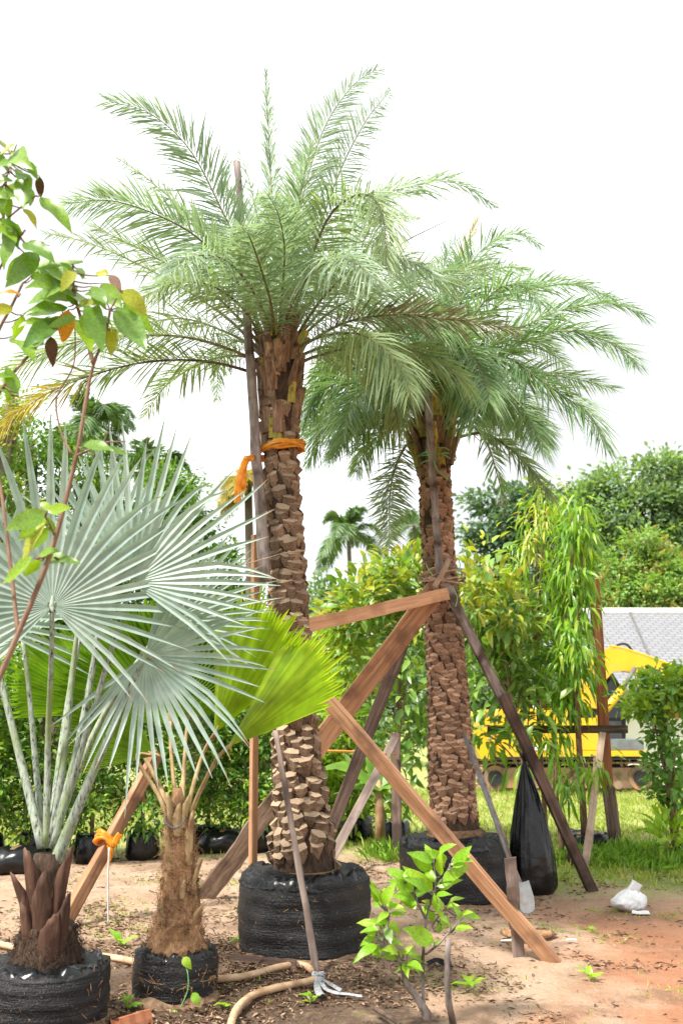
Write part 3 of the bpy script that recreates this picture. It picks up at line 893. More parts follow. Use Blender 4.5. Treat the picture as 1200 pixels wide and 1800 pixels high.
M['spill'] = surf('spilled_soil', [(0.3, (0.10, 0.06, 0.036)), (0.5, (0.22, 0.135, 0.08)), (0.75, (0.38, 0.25, 0.16))], scale=(22, 22, 22), detail=9, rough=0.95, bump=1.0, bdist=.02)
def root_ball(th, c, rx, h, bulge=1.0, seed=0, bands=5, name='root_ball_wrap', seg=56, tuck=0.72):
    """net-wrapped root ball: barrel with bands, creases and a tucked-in rim"""
    prof = []
    N = 34
    for i in range(N + 1):
        t = i / N
        if t < 0.86:
            q = t / 0.86
            r = rx * (0.93 + 0.07 * math.sin(math.pi * min(1, q * 0.62 + 0.18)) ** 0.8)
            r *= 1 + 0.007 * math.sin(q * bands * 2 * math.pi)
            z = h * q * 0.93
            if q < 0.08: r *= 0.93 + 0.07 * q / 0.08
        else:
            q = (t - 0.86) / 0.14
            r = rx * (0.94 - (0.94 - tuck) * q ** 1.3)
            z = h * (0.93 + 0.07 * math.sin(q * math.pi / 2))
        prof.append((r, z))
    def disp(q, a, i):
        t = i / N
        k = 1 + 0.06 * noise.noise(Vector((math.cos(a) * 1.6, math.sin(a) * 1.6, q.z * 3 + seed))) + 0.010 * noise.noise(Vector((math.cos(a) * 2.2, math.sin(a) * 2.2, q.z * 16 + seed)))
        k += 0.018 * noise.noise(Vector((math.cos(a) * 5, math.sin(a) * 5, q.z * 14 + seed)))
        k += 0.010 * noise.noise(Vector((math.cos(a) * 17, math.sin(a) * 17, q.z * 9 + seed)))
        z = q.z
        if t > 0.84:
            z += 0.045 * noise.noise(Vector((math.cos(a) * 5, math.sin(a) * 5, seed + 5))) + 0.02 * noise.noise(Vector((math.cos(a) * 12, math.sin(a) * 12, seed + 9)))
        return Vector((q.x * k, q.y * k, z))
    mb = MB()
    mb.lathe(c, prof, seg, disp)
    o = mb.build(name, M['netting'], th, smooth=True)
    # crumpled plastic folded in round the rim
    rm = MB()
    pr2 = [(rx * (.97 - .05 * i), h * (.90 + .035 * min(i, 3)) - max(0, i - 3) * .012) for i in range(8)]
    def disp2(q, a, i):
        n1 = noise.noise(Vector((math.cos(a) * 4, math.sin(a) * 4, i * .5 + seed + 20))); n2 = noise.noise(Vector((math.cos(a) * 13, math.sin(a) * 13, i * .8 + seed + 30)))
        k = 1 + .03 * n1 + .025 * n2
        return Vector((q.x * k, q.y * k, q.z + .03 * n1 * min(1, i * .4) + .022 * n2 + (-.02 if i == 0 else .004)))
    rm.lathe(c, pr2, 110, disp2, cap_top=False, cap_bot=False)
    rm.build('rim_fold', M['plastic_black'], o, smooth=True)
    # soil trodden up against the foot
    so = MB()
    def disp3(q, a, i):
        n1 = noise.noise(Vector((math.cos(a) * 2.5, math.sin(a) * 2.5, seed + 40))); n2 = noise.noise(Vector((math.cos(a) * 9, math.sin(a) * 9, i + seed + 50)))
        e = 1 + (.16 * n1 + .06 * n2) * (1 - i / 3)
        return Vector((q.x * e, q.y * e, q.z * (1 + .5 * n1) + .006 * n2))
    so.lathe(c, [(rx * 1.22, -.02), (rx * 1.12, .006), (rx * 1.04, .022), (rx * .90, .05)], 60, disp3, cap_top=False, cap_bot=False)
    so.build('spilled_soil', M['spill'], o, smooth=True)
    # straw ends poking through the net
    f = MB()
    for _ in range(150):
        a = rnd.uniform(0, 2 * math.pi); z = rnd.uniform(0.06, 0.9) * h
        r = rx * rnd.uniform(0.95, 1.0)
        p = Vector(c) + Vector((math.cos(a) * r, math.sin(a) * r, z))
        d = Vector((math.cos(a) * .5 + rnd.uniform(-.5, .5), math.sin(a) * .5 + rnd.uniform(-.5, .5), rnd.uniform(-1, .4))).normalized()
        f.tube([p, p + d * rnd.uniform(.012, .04)], [.0016, .0008], seg=3)
    f.build('straw_ends', M['fibre'], o, kind='stuff')
    return o

def fibre_collar(th, c, r0, r1, h, n, name, mat, seed=1, lean=Vector((0, 0, 1))):
    """rough fibrous mass with loose strands"""
    mb = MB()
    prof = [(r0 + (r1 - r0) * t, h * t) for t in [i / 10 for i in range(11)]]
    def disp(q, a, i):
        k = 1 + 0.10 * noise.noise(Vector((math.cos(a) * 3, math.sin(a) * 3, q.z * 14 + seed))) + 0.07 * noise.noise(Vector((math.cos(a) * 9, math.sin(a) * 9, q.z * 30 + seed)))
        return Vector((q.x * k + lean.x * q.z, q.y * k + lean.y * q.z, q.z))
    mb.lathe(c, prof, 40, disp)
    o = mb.build(name, mat, th, smooth=True)
    f = MB()
    for _ in range(n):
        a = rnd.uniform(0, 2 * math.pi); t = rnd.random()
        r = r0 + (r1 - r0) * t
        p = Vector(c) + Vector((math.cos(a) * r, math.sin(a) * r, h * t)) + Vector((lean.x, lean.y, 0)) * h * t
        tg = Vector((-math.sin(a), math.cos(a), 0)); ou = Vector((math.cos(a), math.sin(a), 0))
        d = (tg * rnd.uniform(-1, 1) + ou * rnd.uniform(.05, .6) + Vector((0, 0, rnd.uniform(-.9, .6)))).normalized()
        l_ = rnd.uniform(.02, .07)
        f.tube([p, p + d * l_ * .5 + ou * .004, p + d * l_ + Vector((0, 0, -.01))], [.0018, .0014, .0007], seg=3, cap=False)
    f.build('loose_fibres', mat, o, kind='stuff')
    return o

# ------------------------------------------------------------------ date palm in front
def px_axis(rows, Y):
    """rows (y, xl, xr) of the trunk outline -> axis points and radii"""
    ax, rd = [], []
    for y, xl, xr in rows:
        p = P((xl + xr) / 2, y, Y)
        ax.append(p); rd.append((xr - xl) / 2 / ppm(p))
    return ax, rd

YF = 6.5
base = G(533, 1640); base = Vector((P(533, 1640, YF).x, YF, gz(base.x, YF)))
pf = thing('date_palm', 'tall date palm with grey-green fronds and orange ribbon, nearest the camera', 'palm tree', base, 'date palms')
root_ball(pf, base + Vector((0, 0, -0.01)), 0.405, 0.47, seed=3, bands=4)
rows = [(1548, 468, 600), (1500, 474, 590), (1440, 481, 580), (1360, 481, 567), (1280, 479, 558), (1200, 474, 552), (1100, 473, 543), (1000, 472, 537),
        (900, 468, 530), (800, 464, 524), (740, 459, 526), (690, 455, 530), (640, 456, 532), (600, 462, 524)]
ax, rd = px_axis(rows, YF)
rd = [r * 0.90 for r in rd]
mb = MB()
mb.tube([ax[0] - Vector((0, 0, .12))] + ax, [rd[0]] + [r * 0.96 for r in rd], seg=26, jit=0.02)
mb.build('trunk', M['trunk_core'], pf, smooth=True)
fibre_collar(pf, ax[0] - Vector((0, 0, .05)), rd[0] * 1.10, rd[0] * 1.02, 0.12, 260, 'root_mat', M['rootmat'], 2)
boots = [boot_mesh('leaf_base', [M['boot_side'], M['boot_cut']], 100 + i) for i in range(6)]
lo = ax[:11]; lor = rd[:11]
armour(pf, lo, lor, 0.060, 0.098, boots, depth=0.66, depth1=.42)

def stubs(th, axs, rds, n, mats, lmin, lmax, flare, w, name, seed):
    """upright cut petiole bases below the crown"""
    r_ = random.Random(seed)
    for i in range(n):
        s = r_.random(); a = r_.uniform(0, 2 * math.pi)
        k = s * (len(axs) - 1); i0 = min(int(k), len(axs) - 2); t = k - i0
        p = axs[i0].lerp(axs[i0 + 1], t); r = rds[i0] + (rds[i0 + 1] - rds[i0]) * t
        o = Vector((math.cos(a), math.sin(a), 0)); tg = Vector((-o.y, o.x, 0))
        L = r_.uniform(lmin, lmax); fl = flare * r_.uniform(.5, 1.3) * (0.5 + s)
        up = (Vector((0, 0, 1)) + o * fl).normalized()
        b = p + o * (r * .92)
        ww = w * r_.uniform(.7, 1.3); th_ = ww * .36
        vs2, fs = [], []
        for q, (z, kw) in enumerate(((0, 1.25), (.45, 1.0), (1, .72))):
            c = b + up * (L * z) + o * (fl * L * z * z * .5)
            for x, y in ((-1, -.4), (-.55, .8), (.55, .8), (1, -.4), (0, -1)):
                vs2.append(c + tg * (x * ww * kw * .5) + o * (y * th_ * kw))
        for q in range(2):
            for e in range(5):
                e2 = (e + 1) % 5
                fs.append((q * 5 + e, q * 5 + e2, q * 5 + 5 + e2, q * 5 + 5 + e))
        fs.append((10, 11, 12, 13, 14))
        m = MB(); m.add(vs2, fs)
        m.build(name, r_.choice(mats), th)

stubs(pf, ax[9:14], rd[9:14], 78, [M['husk'], M['husk'], M['husk'], M['boot_side'], M['boot_side'], M['stub_yellow']], .10, .22, .22, .075, 'leaf_stub', 5)

def fp(lst, Y0, Y1, base=None):
    n = len(lst) - 1
    pts = [P(x, y, Y0 + (Y1 - Y0) * (i / n)) for i, (x, y) in enumerate(lst)]
    return pts

D1, D2 = M['lf_date'], M['lf_date_olive']
FR = [  # pixel path of the midrib, depth at the tip, options
    ([(478, 610), (440, 480), (395, 380), (335, 265), (265, 200), (192, 178)], -0.5, dict(mat=D1, n=84, L=.36, twist=.7)),
    ([(474, 610), (420, 500), (350, 400), (290, 340), (240, 300), (205, 278)], 0.4, dict(mat=D2, n=60, L=.26, bare=(.12, 1), keep=.8)),
    ([(470, 612), (420, 500), (350, 420), (270, 375), (190, 352), (120, 358)], -0.9, dict(mat=D1, n=80, L=.33, twist=.5)),
    ([(465, 625), (400, 560), (310, 500), (225, 456), (150, 425), (80, 410)], 0.7, dict(mat=D2, n=66, L=.28, keep=.75, rmat=M['rachis_dark'])),
    ([(466, 620), (420, 560), (360, 505), (290, 462), (220, 425), (165, 398)], -0.2, dict(mat=D2, n=60, L=.27, keep=.8)),
    ([(462, 640), (400, 612), (322, 592), (230, 590), (130, 602), (40, 640), (-30, 700)], -0.8, dict(mat=D2, n=74, L=.30)),
    ([(460, 660), (400, 642), (337, 633), (260, 636), (187, 652), (101, 683), (20, 735), (-15, 790)], -0.5, dict(mat=D2, n=74, L=.27, yellow_tip=.62, rmat=M['rachis_dark'])),
    ([(464, 630), (425, 600), (396, 612), (384, 650), (381, 705)], 1.3, dict(mat=D1, n=40, L=.2)),
    ([(486, 600), (484, 480), (478, 350), (472, 230), (467, 128)], 0.9, dict(mat=D1, n=74, L=.30, amax=32, amin=12)),
    ([(496, 605), (512, 460), (532, 345), (570, 225), (620, 150), (662, 122)], 0.6, dict(mat=D1, n=84, L=.34, twist=1.1, vs_=(-10, 10))),
    ([(502, 605), (545, 450), (598, 300), (642, 214), (668, 180), (686, 158)], 1.1, dict(mat=D1, n=74, L=.30, twist=1.2, vs_=(-12, 12), keep=.85)),
    ([(500, 612), (530, 505), (573, 390), (614, 348), (652, 345), (674, 390), (678, 455)], -1.3, dict(mat=D2, n=80, L=.36, r0=.016, sag=.5)),
    ([(510, 600), (590, 440), (671, 348), (730, 326), (790, 320), (830, 336), (866, 362)], 0.3, dict(mat=D1, n=78, L=.34, twist=.6)),
    ([(512, 605), (600, 510), (700, 432), (760, 400), (812, 376)], 0.8, dict(mat=D2, n=60, L=.22, bare=(.1, .55), rmat=M['rachis_dark'])),
    ([(520, 615), (607, 567), (694, 553), (762, 559), (830, 566), (905, 580)], -0.5, dict(mat=M['lf_date_dry'], n=74, L=.26)),
    ([(524, 640), (560, 625), (634, 610), (726, 616), (790, 648), (830, 690)], -0.2, dict(mat=D2, n=74, L=.30, sag=.35, keep=.85)),
    ([(482, 610), (478, 545), (461, 480), (440, 420), (425, 400)], -1.3, dict(mat=D1, n=66, L=.34, r0=.015)),
    ([(515, 605), (600, 535), (690, 508), (744, 488), (800, 482), (862, 470)], 0.2, dict(mat=D1, n=74, L=.31)),
    ([(480, 600), (470, 480), (452, 380), (436, 310), (418, 262)], 0.7, dict(mat=D1, n=44, L=.24, amax=34, amin=14, bare=(.1, 1), keep=.7)),
    ([(490, 600), (520, 520), (560, 470), (610, 455), (660, 490)], -1.6, dict(mat=D1, n=66, L=.34, sag=.4)),
    ([(486, 605), (450, 520), (400, 460), (345, 450), (300, 480)], -1.5, dict(mat=D1, n=66, L=.33, sag=.4)),
    ([(505, 620), (570, 590), (640, 590), (700, 640), (720, 690)], -1.1, dict(mat=D2, n=60, L=.30, sag=.6)),
    ([(490, 600), (505, 500), (520, 400), (530, 330), (545, 260)], -0.7, dict(mat=D1, n=70, L=.32, twist=.9)),
    ([(480, 600), (455, 470), (440, 400), (415, 350), (380, 320)], 0.9, dict(mat=D1, n=66, L=.30, twist=.8)),
    ([(495, 600), (560, 500), (620, 420), (690, 380), (735, 385)], 1.4, dict(mat=D1, n=66, L=.30, twist=.5)),
    ([(470, 625), (400, 585), (320, 560), (240, 575), (180, 620)], 1.0, dict(mat=D2, n=60, L=.26, keep=.8)),
    ([(515, 630), (580, 610), (650, 640), (690, 700), (700, 760)], 0.9, dict(mat=D2, n=60, L=.28, sag=.5)),
    ([(488, 600), (495, 520), (500, 440), (490, 380), (470, 340)], -1.2, dict(mat=D1, n=66, L=.33, sag=.35)),
    ([(500, 600), (540, 540), (580, 500), (640, 520), (680, 570)], 1.0, dict(mat=D2, n=60, L=.30)),
    ([(472, 615), (425, 540), (365, 500), (300, 500), (240, 530)], -1.0, dict(mat=D2, n=66, L=.32, sag=.4)),
    ([(476, 608), (440, 500), (400, 430), (350, 390), (290, 385)], 1.2, dict(mat=D1, n=66, L=.32, twist=.5)),
    ([(510, 608), (570, 520), (630, 470), (700, 455), (760, 480)], -1.0, dict(mat=D1, n=70, L=.33, sag=.4)),
    ([(466, 635), (410, 625), (350, 640), (290, 680), (255, 730)], .8, dict(mat=D2, n=60, L=.24, keep=.8)),
]
for pth, dy, kw in FR:
    frond(pf, fp(pth, YF, YF + dy), **kw)

# ------------------------------------------------------------------ date palm behind
YR = 8.25
bz = Vector((P(798, 1580, YR).x, YR, 0)); bz.z = gz(bz.x, bz.y)
pr_ = thing('date_palm', 'reddish-trunked date palm with green crown, behind and right of the orange-ribboned palm', 'palm tree', bz, 'date palms')
root_ball(pr_, bz + Vector((0, 0, -0.01)), 0.43, 0.48, seed=8, bands=3)
rows2 = [(1475, 752, 848), (1430, 755, 840), (1380, 752, 836), (1300, 751, 829), (1200, 750, 822), (1100, 746, 812), (1000, 742, 802), (900, 738, 795), (840, 735, 792), (790, 728, 800), (750, 735, 796), (715, 742, 788)]
ax2, rd2 = px_axis(rows2, YR)
rd2 = [r * .93 for r in rd2]
mb = MB()
mb.tube([ax2[0] - Vector((0, 0, .15))] + ax2, [rd2[0]] + [r * 0.97 for r in rd2], seg=26, jit=0.02)
mb.build('trunk', M['trunk_core'], pr_, smooth=True)
fibre_collar(pr_, ax2[0] - Vector((0, 0, .12)), rd2[0] * 1.55, rd2[0] * 1.0, 0.2, 420, 'root_mat', M['rootmat'], 6)
boots2 = [boot_mesh('leaf_base', [M['boot_red'], M['boot_red_cut']], 200 + i, flat=.8) for i in range(6)]
armour(pr_, ax2[:9], rd2[:9], 0.053, 0.086, boots2, depth=0.48)
stubs(pr_, ax2[8:12], rd2[8:12], 52, [M['husk'], M['husk'], M['boot_red'], M['stub_yellow']], .14, .30, .40, .085, 'leaf_stub', 9)
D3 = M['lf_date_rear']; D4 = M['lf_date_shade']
FR2 = [
    ([(772, 740), (790, 580), (830, 460), (880, 418), (915, 412), (945, 430)], .6, dict(mat=D3, n=78, L=.40, twist=.8)),
    ([(776, 740), (830, 590), (900, 520), (970, 502), (1020, 503), (1078, 525)], .4, dict(mat=D3, n=78, L=.38, twist=.5)),
    ([(776, 740), (850, 620), (958, 556), (1012, 540), (1067, 533), (1104, 542), (1132, 556)], -.3, dict(mat=D3, n=80, L=.34, twist=.5)),
    ([(778, 745), (860, 640), (950, 590), (1002, 583), (1054, 595), (1096, 618), (1116, 638)], -.7, dict(mat=D3, n=80, L=.38, twist=.4)),
    ([(780, 745), (830, 640), (887, 628), (933, 657), (992, 698), (1034, 726), (1063, 786)], -1.2, dict(mat=D3, n=80, L=.38, sag=.4)),
    ([(780, 745), (850, 690), (930, 662), (1000, 664), (1076, 682)], .8, dict(mat=D3, n=70, L=.34, keep=.9)),
    ([(785, 775), (846, 762), (900, 792), (942, 838), (972, 880)], -.5, dict(mat=D2, n=60, L=.22, bare=(.15, 1), sag=.2)),
    ([(770, 735), (790, 630), (815, 612), (846, 658), (858, 706)], -1.6, dict(mat=D3, n=74, L=.42, sag=.5)),
    ([(782, 765), (830, 750), (858, 785), (872, 830), (888, 888)], .8, dict(mat=D3, n=44, L=.2, keep=.6)),
    ([(745, 770), (715, 782), (694, 824), (685, 870), (684, 922), (683, 968)], -.4, dict(mat=D2, n=80, L=.23, bare=(.12, 1), sag=.15, amax=80, amin=55)),
    ([(748, 745), (690, 690), (620, 670), (560, 690), (535, 740)], -.5, dict(mat=M['lf_date_rear'], n=76, L=.40, sag=.5)),
    ([(746, 755), (690, 735), (620, 735), (565, 752), (545, 810)], .4, dict(mat=D3, n=76, L=.36, sag=.4)),
    ([(768, 735), (780, 600), (798, 500), (815, 440), (838, 386)], .9, dict(mat=D3, n=70, L=.36, yellow_tip=.8, amax=36, amin=14)),
    ([(760, 735), (735, 600), (715, 510), (690, 460), (660, 450)], .7, dict(mat=D3, n=74, L=.38, twist=.8)),
    ([(772, 735), (810, 600), (860, 520), (910, 500), (950, 530)], -1.0, dict(mat=D3, n=74, L=.42, sag=.4, twist=.4)),
    ([(764, 735), (755, 620), (740, 560), (715, 545), (690, 590)], -1.6, dict(mat=D3, n=74, L=.42, sag=.5)),
    ([(768, 735), (790, 650), (790, 590), (780, 560), (770, 600)], -1.9, dict(mat=D3, n=70, L=.42, sag=.5)),
    ([(778, 745), (840, 690), (890, 700), (930, 740), (950, 790)], -1.2, dict(mat=D3, n=70, L=.36, sag=.4)),
    ([(750, 745), (700, 680), (650, 680), (615, 720), (600, 780)], -1.2, dict(mat=D3, n=74, L=.40, sag=.5)),
    ([(752, 740), (690, 650), (640, 610), (590, 620), (555, 660)], .6, dict(mat=D3, n=74, L=.38, sag=.4)),
    ([(756, 738), (710, 630), (680, 570), (640, 540), (600, 550)], 1.0, dict(mat=D3, n=74, L=.38, sag=.4)),
    ([(774, 740), (820, 660), (880, 600), (940, 600), (990, 640)], 1.2, dict(mat=D3, n=74, L=.38)),
    ([(770, 735), (800, 560), (840, 490), (890, 470), (930, 475)], 1.2, dict(mat=D3, n=74, L=.36, twist=.6)),
    ([(748, 760), (700, 750), (650, 780), (625, 830)], .9, dict(mat=D3, n=60, L=.30, sag=.4)),
    ([(776, 745), (830, 710), (890, 715), (940, 745), (960, 775)], .3, dict(mat=D3, n=66, L=.34, sag=.4)),
    ([(762, 735), (745, 640), (725, 610), (700, 640), (690, 700)], -1.3, dict(mat=D3, n=70, L=.40, sag=.6)),
    ([(768, 735), (775, 650), (810, 640), (830, 700), (835, 750)], -1.4, dict(mat=D3, n=66, L=.36, sag=.6)),
    ([(766, 735), (765, 600), (775, 500), (785, 450), (800, 420)], 1.2, dict(mat=D3, n=66, L=.36, twist=.9)),
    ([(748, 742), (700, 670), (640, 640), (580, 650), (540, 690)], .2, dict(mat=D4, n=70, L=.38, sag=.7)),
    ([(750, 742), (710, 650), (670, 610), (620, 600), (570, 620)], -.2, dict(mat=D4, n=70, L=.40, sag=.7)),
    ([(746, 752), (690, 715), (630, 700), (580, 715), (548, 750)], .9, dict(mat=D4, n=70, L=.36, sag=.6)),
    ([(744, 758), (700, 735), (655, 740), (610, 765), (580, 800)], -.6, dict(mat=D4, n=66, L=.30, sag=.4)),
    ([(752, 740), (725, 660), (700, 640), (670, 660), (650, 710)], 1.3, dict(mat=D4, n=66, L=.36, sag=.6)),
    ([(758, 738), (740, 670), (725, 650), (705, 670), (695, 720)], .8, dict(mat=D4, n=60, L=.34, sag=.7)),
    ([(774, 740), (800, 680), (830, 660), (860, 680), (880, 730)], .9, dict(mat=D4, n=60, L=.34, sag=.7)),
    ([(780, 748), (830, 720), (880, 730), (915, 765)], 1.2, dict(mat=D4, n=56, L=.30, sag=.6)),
]
for pth, dy, kw in FR2:
    frond(pr_, fp(pth, YR, YR + dy), W=.019, r0=.016, **{k: v for k, v in kw.items() if k not in ('W', 'r0')})

# ------------------------------------------------------------------ fan leaves
def fan(th, hub, axis, nrm, L0, span, nseg, mat, fused=0.45, short=0.35, separate=True, cup=0.12, keel=0.16, name='leaf', pet=None, pmat=None,
        pr=(.02, .011), sagk=0.10, seed=0, wtip=1.0, pl=0.0):
    r_ = random.Random(seed)
    hub = Vector(hub); axis = Vector(axis).normalized(); nrm = Vector(nrm)
    nrm = (nrm - axis * nrm.dot(axis)).normalized()
    side = axis.cross(nrm)
    # the leaf part: petiole ending in the hub
    mb = MB()
    if pet:
        c = crv(pet + [hub], 18)
        # flattened petiole
        mb.tube(c, [pr[0] + (pr[1] - pr[0]) * (i / 17) ** 0.7 for i in range(18)], seg=8)
    mb.tube([hub - axis * .03 - nrm * .012, hub - nrm * .008, hub + axis * .05], [pr[1] * 1.0, pr[1] * 1.4, pr[1] * .5], seg=8)
    leaf = mb.build(name, pmat, th, smooth=True)
    dphi = span / nseg
    all_ = MB()
    org = ORG[th.name]
    for k in range(nseg):
        ph = -span / 2 + (k + .5) * dphi
        f = abs(ph) / (span / 2)
        Lb = L0 * (1 - short * f ** 1.7)
        L = Lb * r_.uniform(.92, 1.06)
        st = [.03, .18, .33, fused, fused + (1 - fused) * .35, fused + (1 - fused) * .68, fused + (1 - fused) * .9, 1.0]
        st = sorted(set(st))
        vs2, fs = [], []
        cu = cup
        wob = r_.uniform(-.07, .07)
        sgv = r_.uniform(.2, 2.2) if r_.random() > .12 else r_.uniform(4, 7)
        for i, t in enumerate(st):
            r = t * Lb if t <= fused + 1e-6 else fused * Lb + (t - fused) / (1 - fused) * (L - fused * Lb)
            if t <= fused + 1e-6:
                hw = r * math.tan(dphi / 2) * 1.01
            else:
                q = (t - fused) / (1 - fused)
                hw = fused * Lb * math.tan(dphi / 2) * (1 + .35 * q * (1 - q)) * (1 - q ** 1.9) ** .9 * wtip
                hw = max(hw, .0008)
            p2 = ph + wob * max(0, t - fused) * 1.2
            d = axis * math.cos(p2) + side * math.sin(p2)
            tg = -axis * math.sin(p2) + side * math.cos(p2)
            c = hub + d * r + nrm * (cu * r * r / L0)
            c.z -= sagk * L0 * (max(0, t - .4) ** 2 * 1.2 + max(0, t - fused) ** 2 * (sgv - 1.2))
            c += nrm * (wob * .8 * L0 * max(0, t - max(.45, fused)) ** 1.5)
            kd = keel * hw * (2.2 if t <= fused + 1e-6 else 2.6)
            vs2 += [c - tg * hw + nrm * kd, c - nrm * kd * .4, c + tg * hw + nrm * kd]
        for i in range(len(st) - 1):
            a = i * 3; b = a + 3
            fs += [(a, a + 1, b + 1, b), (a + 1, a + 2, b + 2, b + 1)]
        if separate:
            m = MB(); m.add(vs2, fs)
            if r_.random() < .45: m.m[-2:] = [1, 1]
            m.build('leaf_segment', [mat, M['lf_tip']], leaf)
        else:
            all_.add(vs2, fs)
    if not separate:
        all_.build('blade', mat, leaf)
    return leaf

# silver fan palm, left foreground
YB = 5.0
bb = Vector((P(80, 1750, YB).x, YB, 0)); bb.z = gz(bb.x, bb.y)
bp_ = thing('silver_fan_palm', 'big silver-blue fan palm in a black root bag at the left edge', 'palm tree', bb)
root_ball(bp_, bb + Vector((0, 0, -.01)), 0.295, 0.27, seed=14, bands=4, tuck=.5)
def toward(p): return (cam.location - Vector(p)).normalized()
heart = P(82, 1500, YB)
def fan_px(th, hub, Yh, tip, L0px, span, nseg, mat, ntilt=(0, 0, 0), **kw):
    h = P(hub[0], hub[1], Yh)
    a = P(tip[0], tip[1], Yh) - h
    nr = toward(h) + Vector(ntilt)
    fan(th, h, a, nr, L0px / ppm(h), span, nseg, mat, **kw)
rad = math.radians
S_ = dict(pmat=M['petiole_silver'], fused=.36, keel=.15, wtip=.98)
fan_px(bp_, (92, 1066), 4.7, (108, 735), 335, rad(280), 36, M['lf_silver'], seed=1, short=.42, ntilt=(.05, 0, .25), pet=[P(82, 1490, YB), P(85, 1300, 4.95), P(91, 1150, 4.8)], **S_)
fan_px(bp_, (232, 1024), 4.82, (340, 752), 300, rad(215), 32, M['lf_silver'], seed=2, short=.3, ntilt=(-.25, 0, .15), pet=[P(92, 1490, YB), P(140, 1330, 4.95), P(200, 1130, 4.86)], **S_)
fan_px(bp_, (256, 1152), 4.95, (440, 1265), 228, rad(225), 32, M['lf_silver'], seed=3, short=.15, ntilt=(-.15, 0, .15), pet=[P(92, 1530, YB), P(150, 1390, 4.95), P(215, 1240, 4.93)], **dict(S_, pr=(.034, .013)))
fan_px(bp_, (300, 1090), 5.25, (430, 950), 205, rad(150), 24, M['lf_silver'], seed=4, short=.2, ntilt=(.2, 0, .3), pet=[P(95, 1470, YB + .05), P(160, 1300, 5.2), P(230, 1180, 5.25)], **S_)
fan_px(bp_, (-30, 1090), 5.1, (-80, 850), 260, rad(260), 34, M['lf_silver'], seed=5, short=.2, ntilt=(.5, 0, .2), pet=[P(75, 1490, YB), P(45, 1370, 5.05), P(5, 1210, 5.08)], **dict(S_, pr=(.027, .013)))
fan_px(bp_, (190, 1010), 5.3, (250, 770), 240, rad(110), 16, M['lf_silver'], seed=6, short=.2, ntilt=(-.1, 0, .4), pet=[P(88, 1480, YB + .05), P(110, 1300, 5.2), P(140, 1130, 5.3)], **S_)
fan_px(bp_, (40, 1120), 5.35, (-60, 1010), 210, rad(200), 28, M['lf_silver'], seed=7, short=.2, ntilt=(.3, 0, .3), pet=[P(76, 1480, YB + .05), P(62, 1330, 5.2), P(50, 1200, 5.3)], **S_)
for k, (x, y) in enumerate([(128, 1180), (165, 1165)]):    # unopened spears
    m = MB(); m.tube(crv([P(88, 1480, YB), P((88 + x) / 2 + 4, 1340, YB), P(x, y, YB + .03), P(x + 18, y - 150, YB + .05)], 14), [.02, .02, .019, .018, .018, .018, .018, .017, .016, .014, .012, .010, .007, .002], seg=7)
    m.build('unopened_spear', M['petiole_silver'], bp_, smooth=True)
# stem with split brown leaf bases
mb = MB()
mb.tube(crv([P(82, 1700, YB), P(80, 1600, YB), P(84, 1500, YB)], 8), [.115, .11, .105, .10, .09, .085, .075, .06], seg=20, jit=.04)
mb.build('trunk', M['trunk_core'], bp_, smooth=True)
def sheath(th, b, tip, wid, bulge, mat, name='leaf_base', open_=0.0):
    """a split, hollow leaf base: curved blade with thickness"""
    b, tip = Vector(b), Vector(tip)
    T = tip - b; L = T.length; T.normalize()
    o = toward(b); o = (o - T * o.dot(T)).normalized(); s = T.cross(o)
    mb = MB(); rows_, cols_ = 7, 7
    vs2, fs = [], []
    for layer in (0, 1):
        for i in range(rows_):
            t = i / (rows_ - 1)
            w = wid * (1.0 - .22 * t) * (1 - max(0, t - .75) ** 1.3 * 1.3)
            for j in range(cols_):
                u = j / (cols_ - 1) * 2 - 1
                jag = (.16 * u * (1 if open_ >= 0 else -1) - .10 * u * u + .02 * math.sin(u * 9 + L * 300)) * t ** 4 * L
                c = b + T * (L * t + jag) + s * (u * w / 2) + o * (bulge * (1 - u * u) - layer * .009 - (1 - t) * .01)
                c += s * (open_ * t * t)
                vs2.append(c)
    n1 = rows_ * cols_
    for i in range(rows_ - 1):
        for j in range(cols_ - 1):
            a = i * cols_ + j
            fs.append((a, a + 1, a + cols_ + 1, a + cols_)); fs.append((n1 + a, n1 + a + cols_, n1 + a + cols_ + 1, n1 + a + 1))
    for i in range(rows_ - 1):
        a = i * cols_; fs.append((a, a + cols_, n1 + a + cols_, n1 + a)); a += cols_ - 1; fs.append((a, n1 + a, n1 + a + cols_, a + cols_))
    for j in range(cols_ - 1):
        a = (rows_ - 1) * cols_ + j; fs.append((a, a + 1, n1 + a + 1, n1 + a))
    mb.add(vs2, fs)
    mb.build(name, mat, th, smooth=True)
for (bx_, by_, tx, ty, w, Yq, op) in [(60, 1640, 34, 1535, .085, 4.93, -.02), (68, 1620, 56, 1496, .12, 4.93, -.01), (98, 1610, 114, 1492, .095, 4.92, .02), (80, 1660, 70, 1540, .15, 4.895, 0),
                                      (56, 1690, 48, 1590, .10, 4.91, -.01), (104, 1680, 112, 1575, .10, 4.905, .01), (82, 1700, 90, 1610, .15, 4.875, 0)]:
    sheath(bp_, P(bx_, by_, Yq), P(tx, ty, Yq - .02), w * .72, .028, M['husk_dark'], open_=op)
fibre_collar(bp_, P(82, 1712, YB) - Vector((0, 0, .02)), .17, .125, .24, 700, 'root_mat', M['trunk_core'], 12)

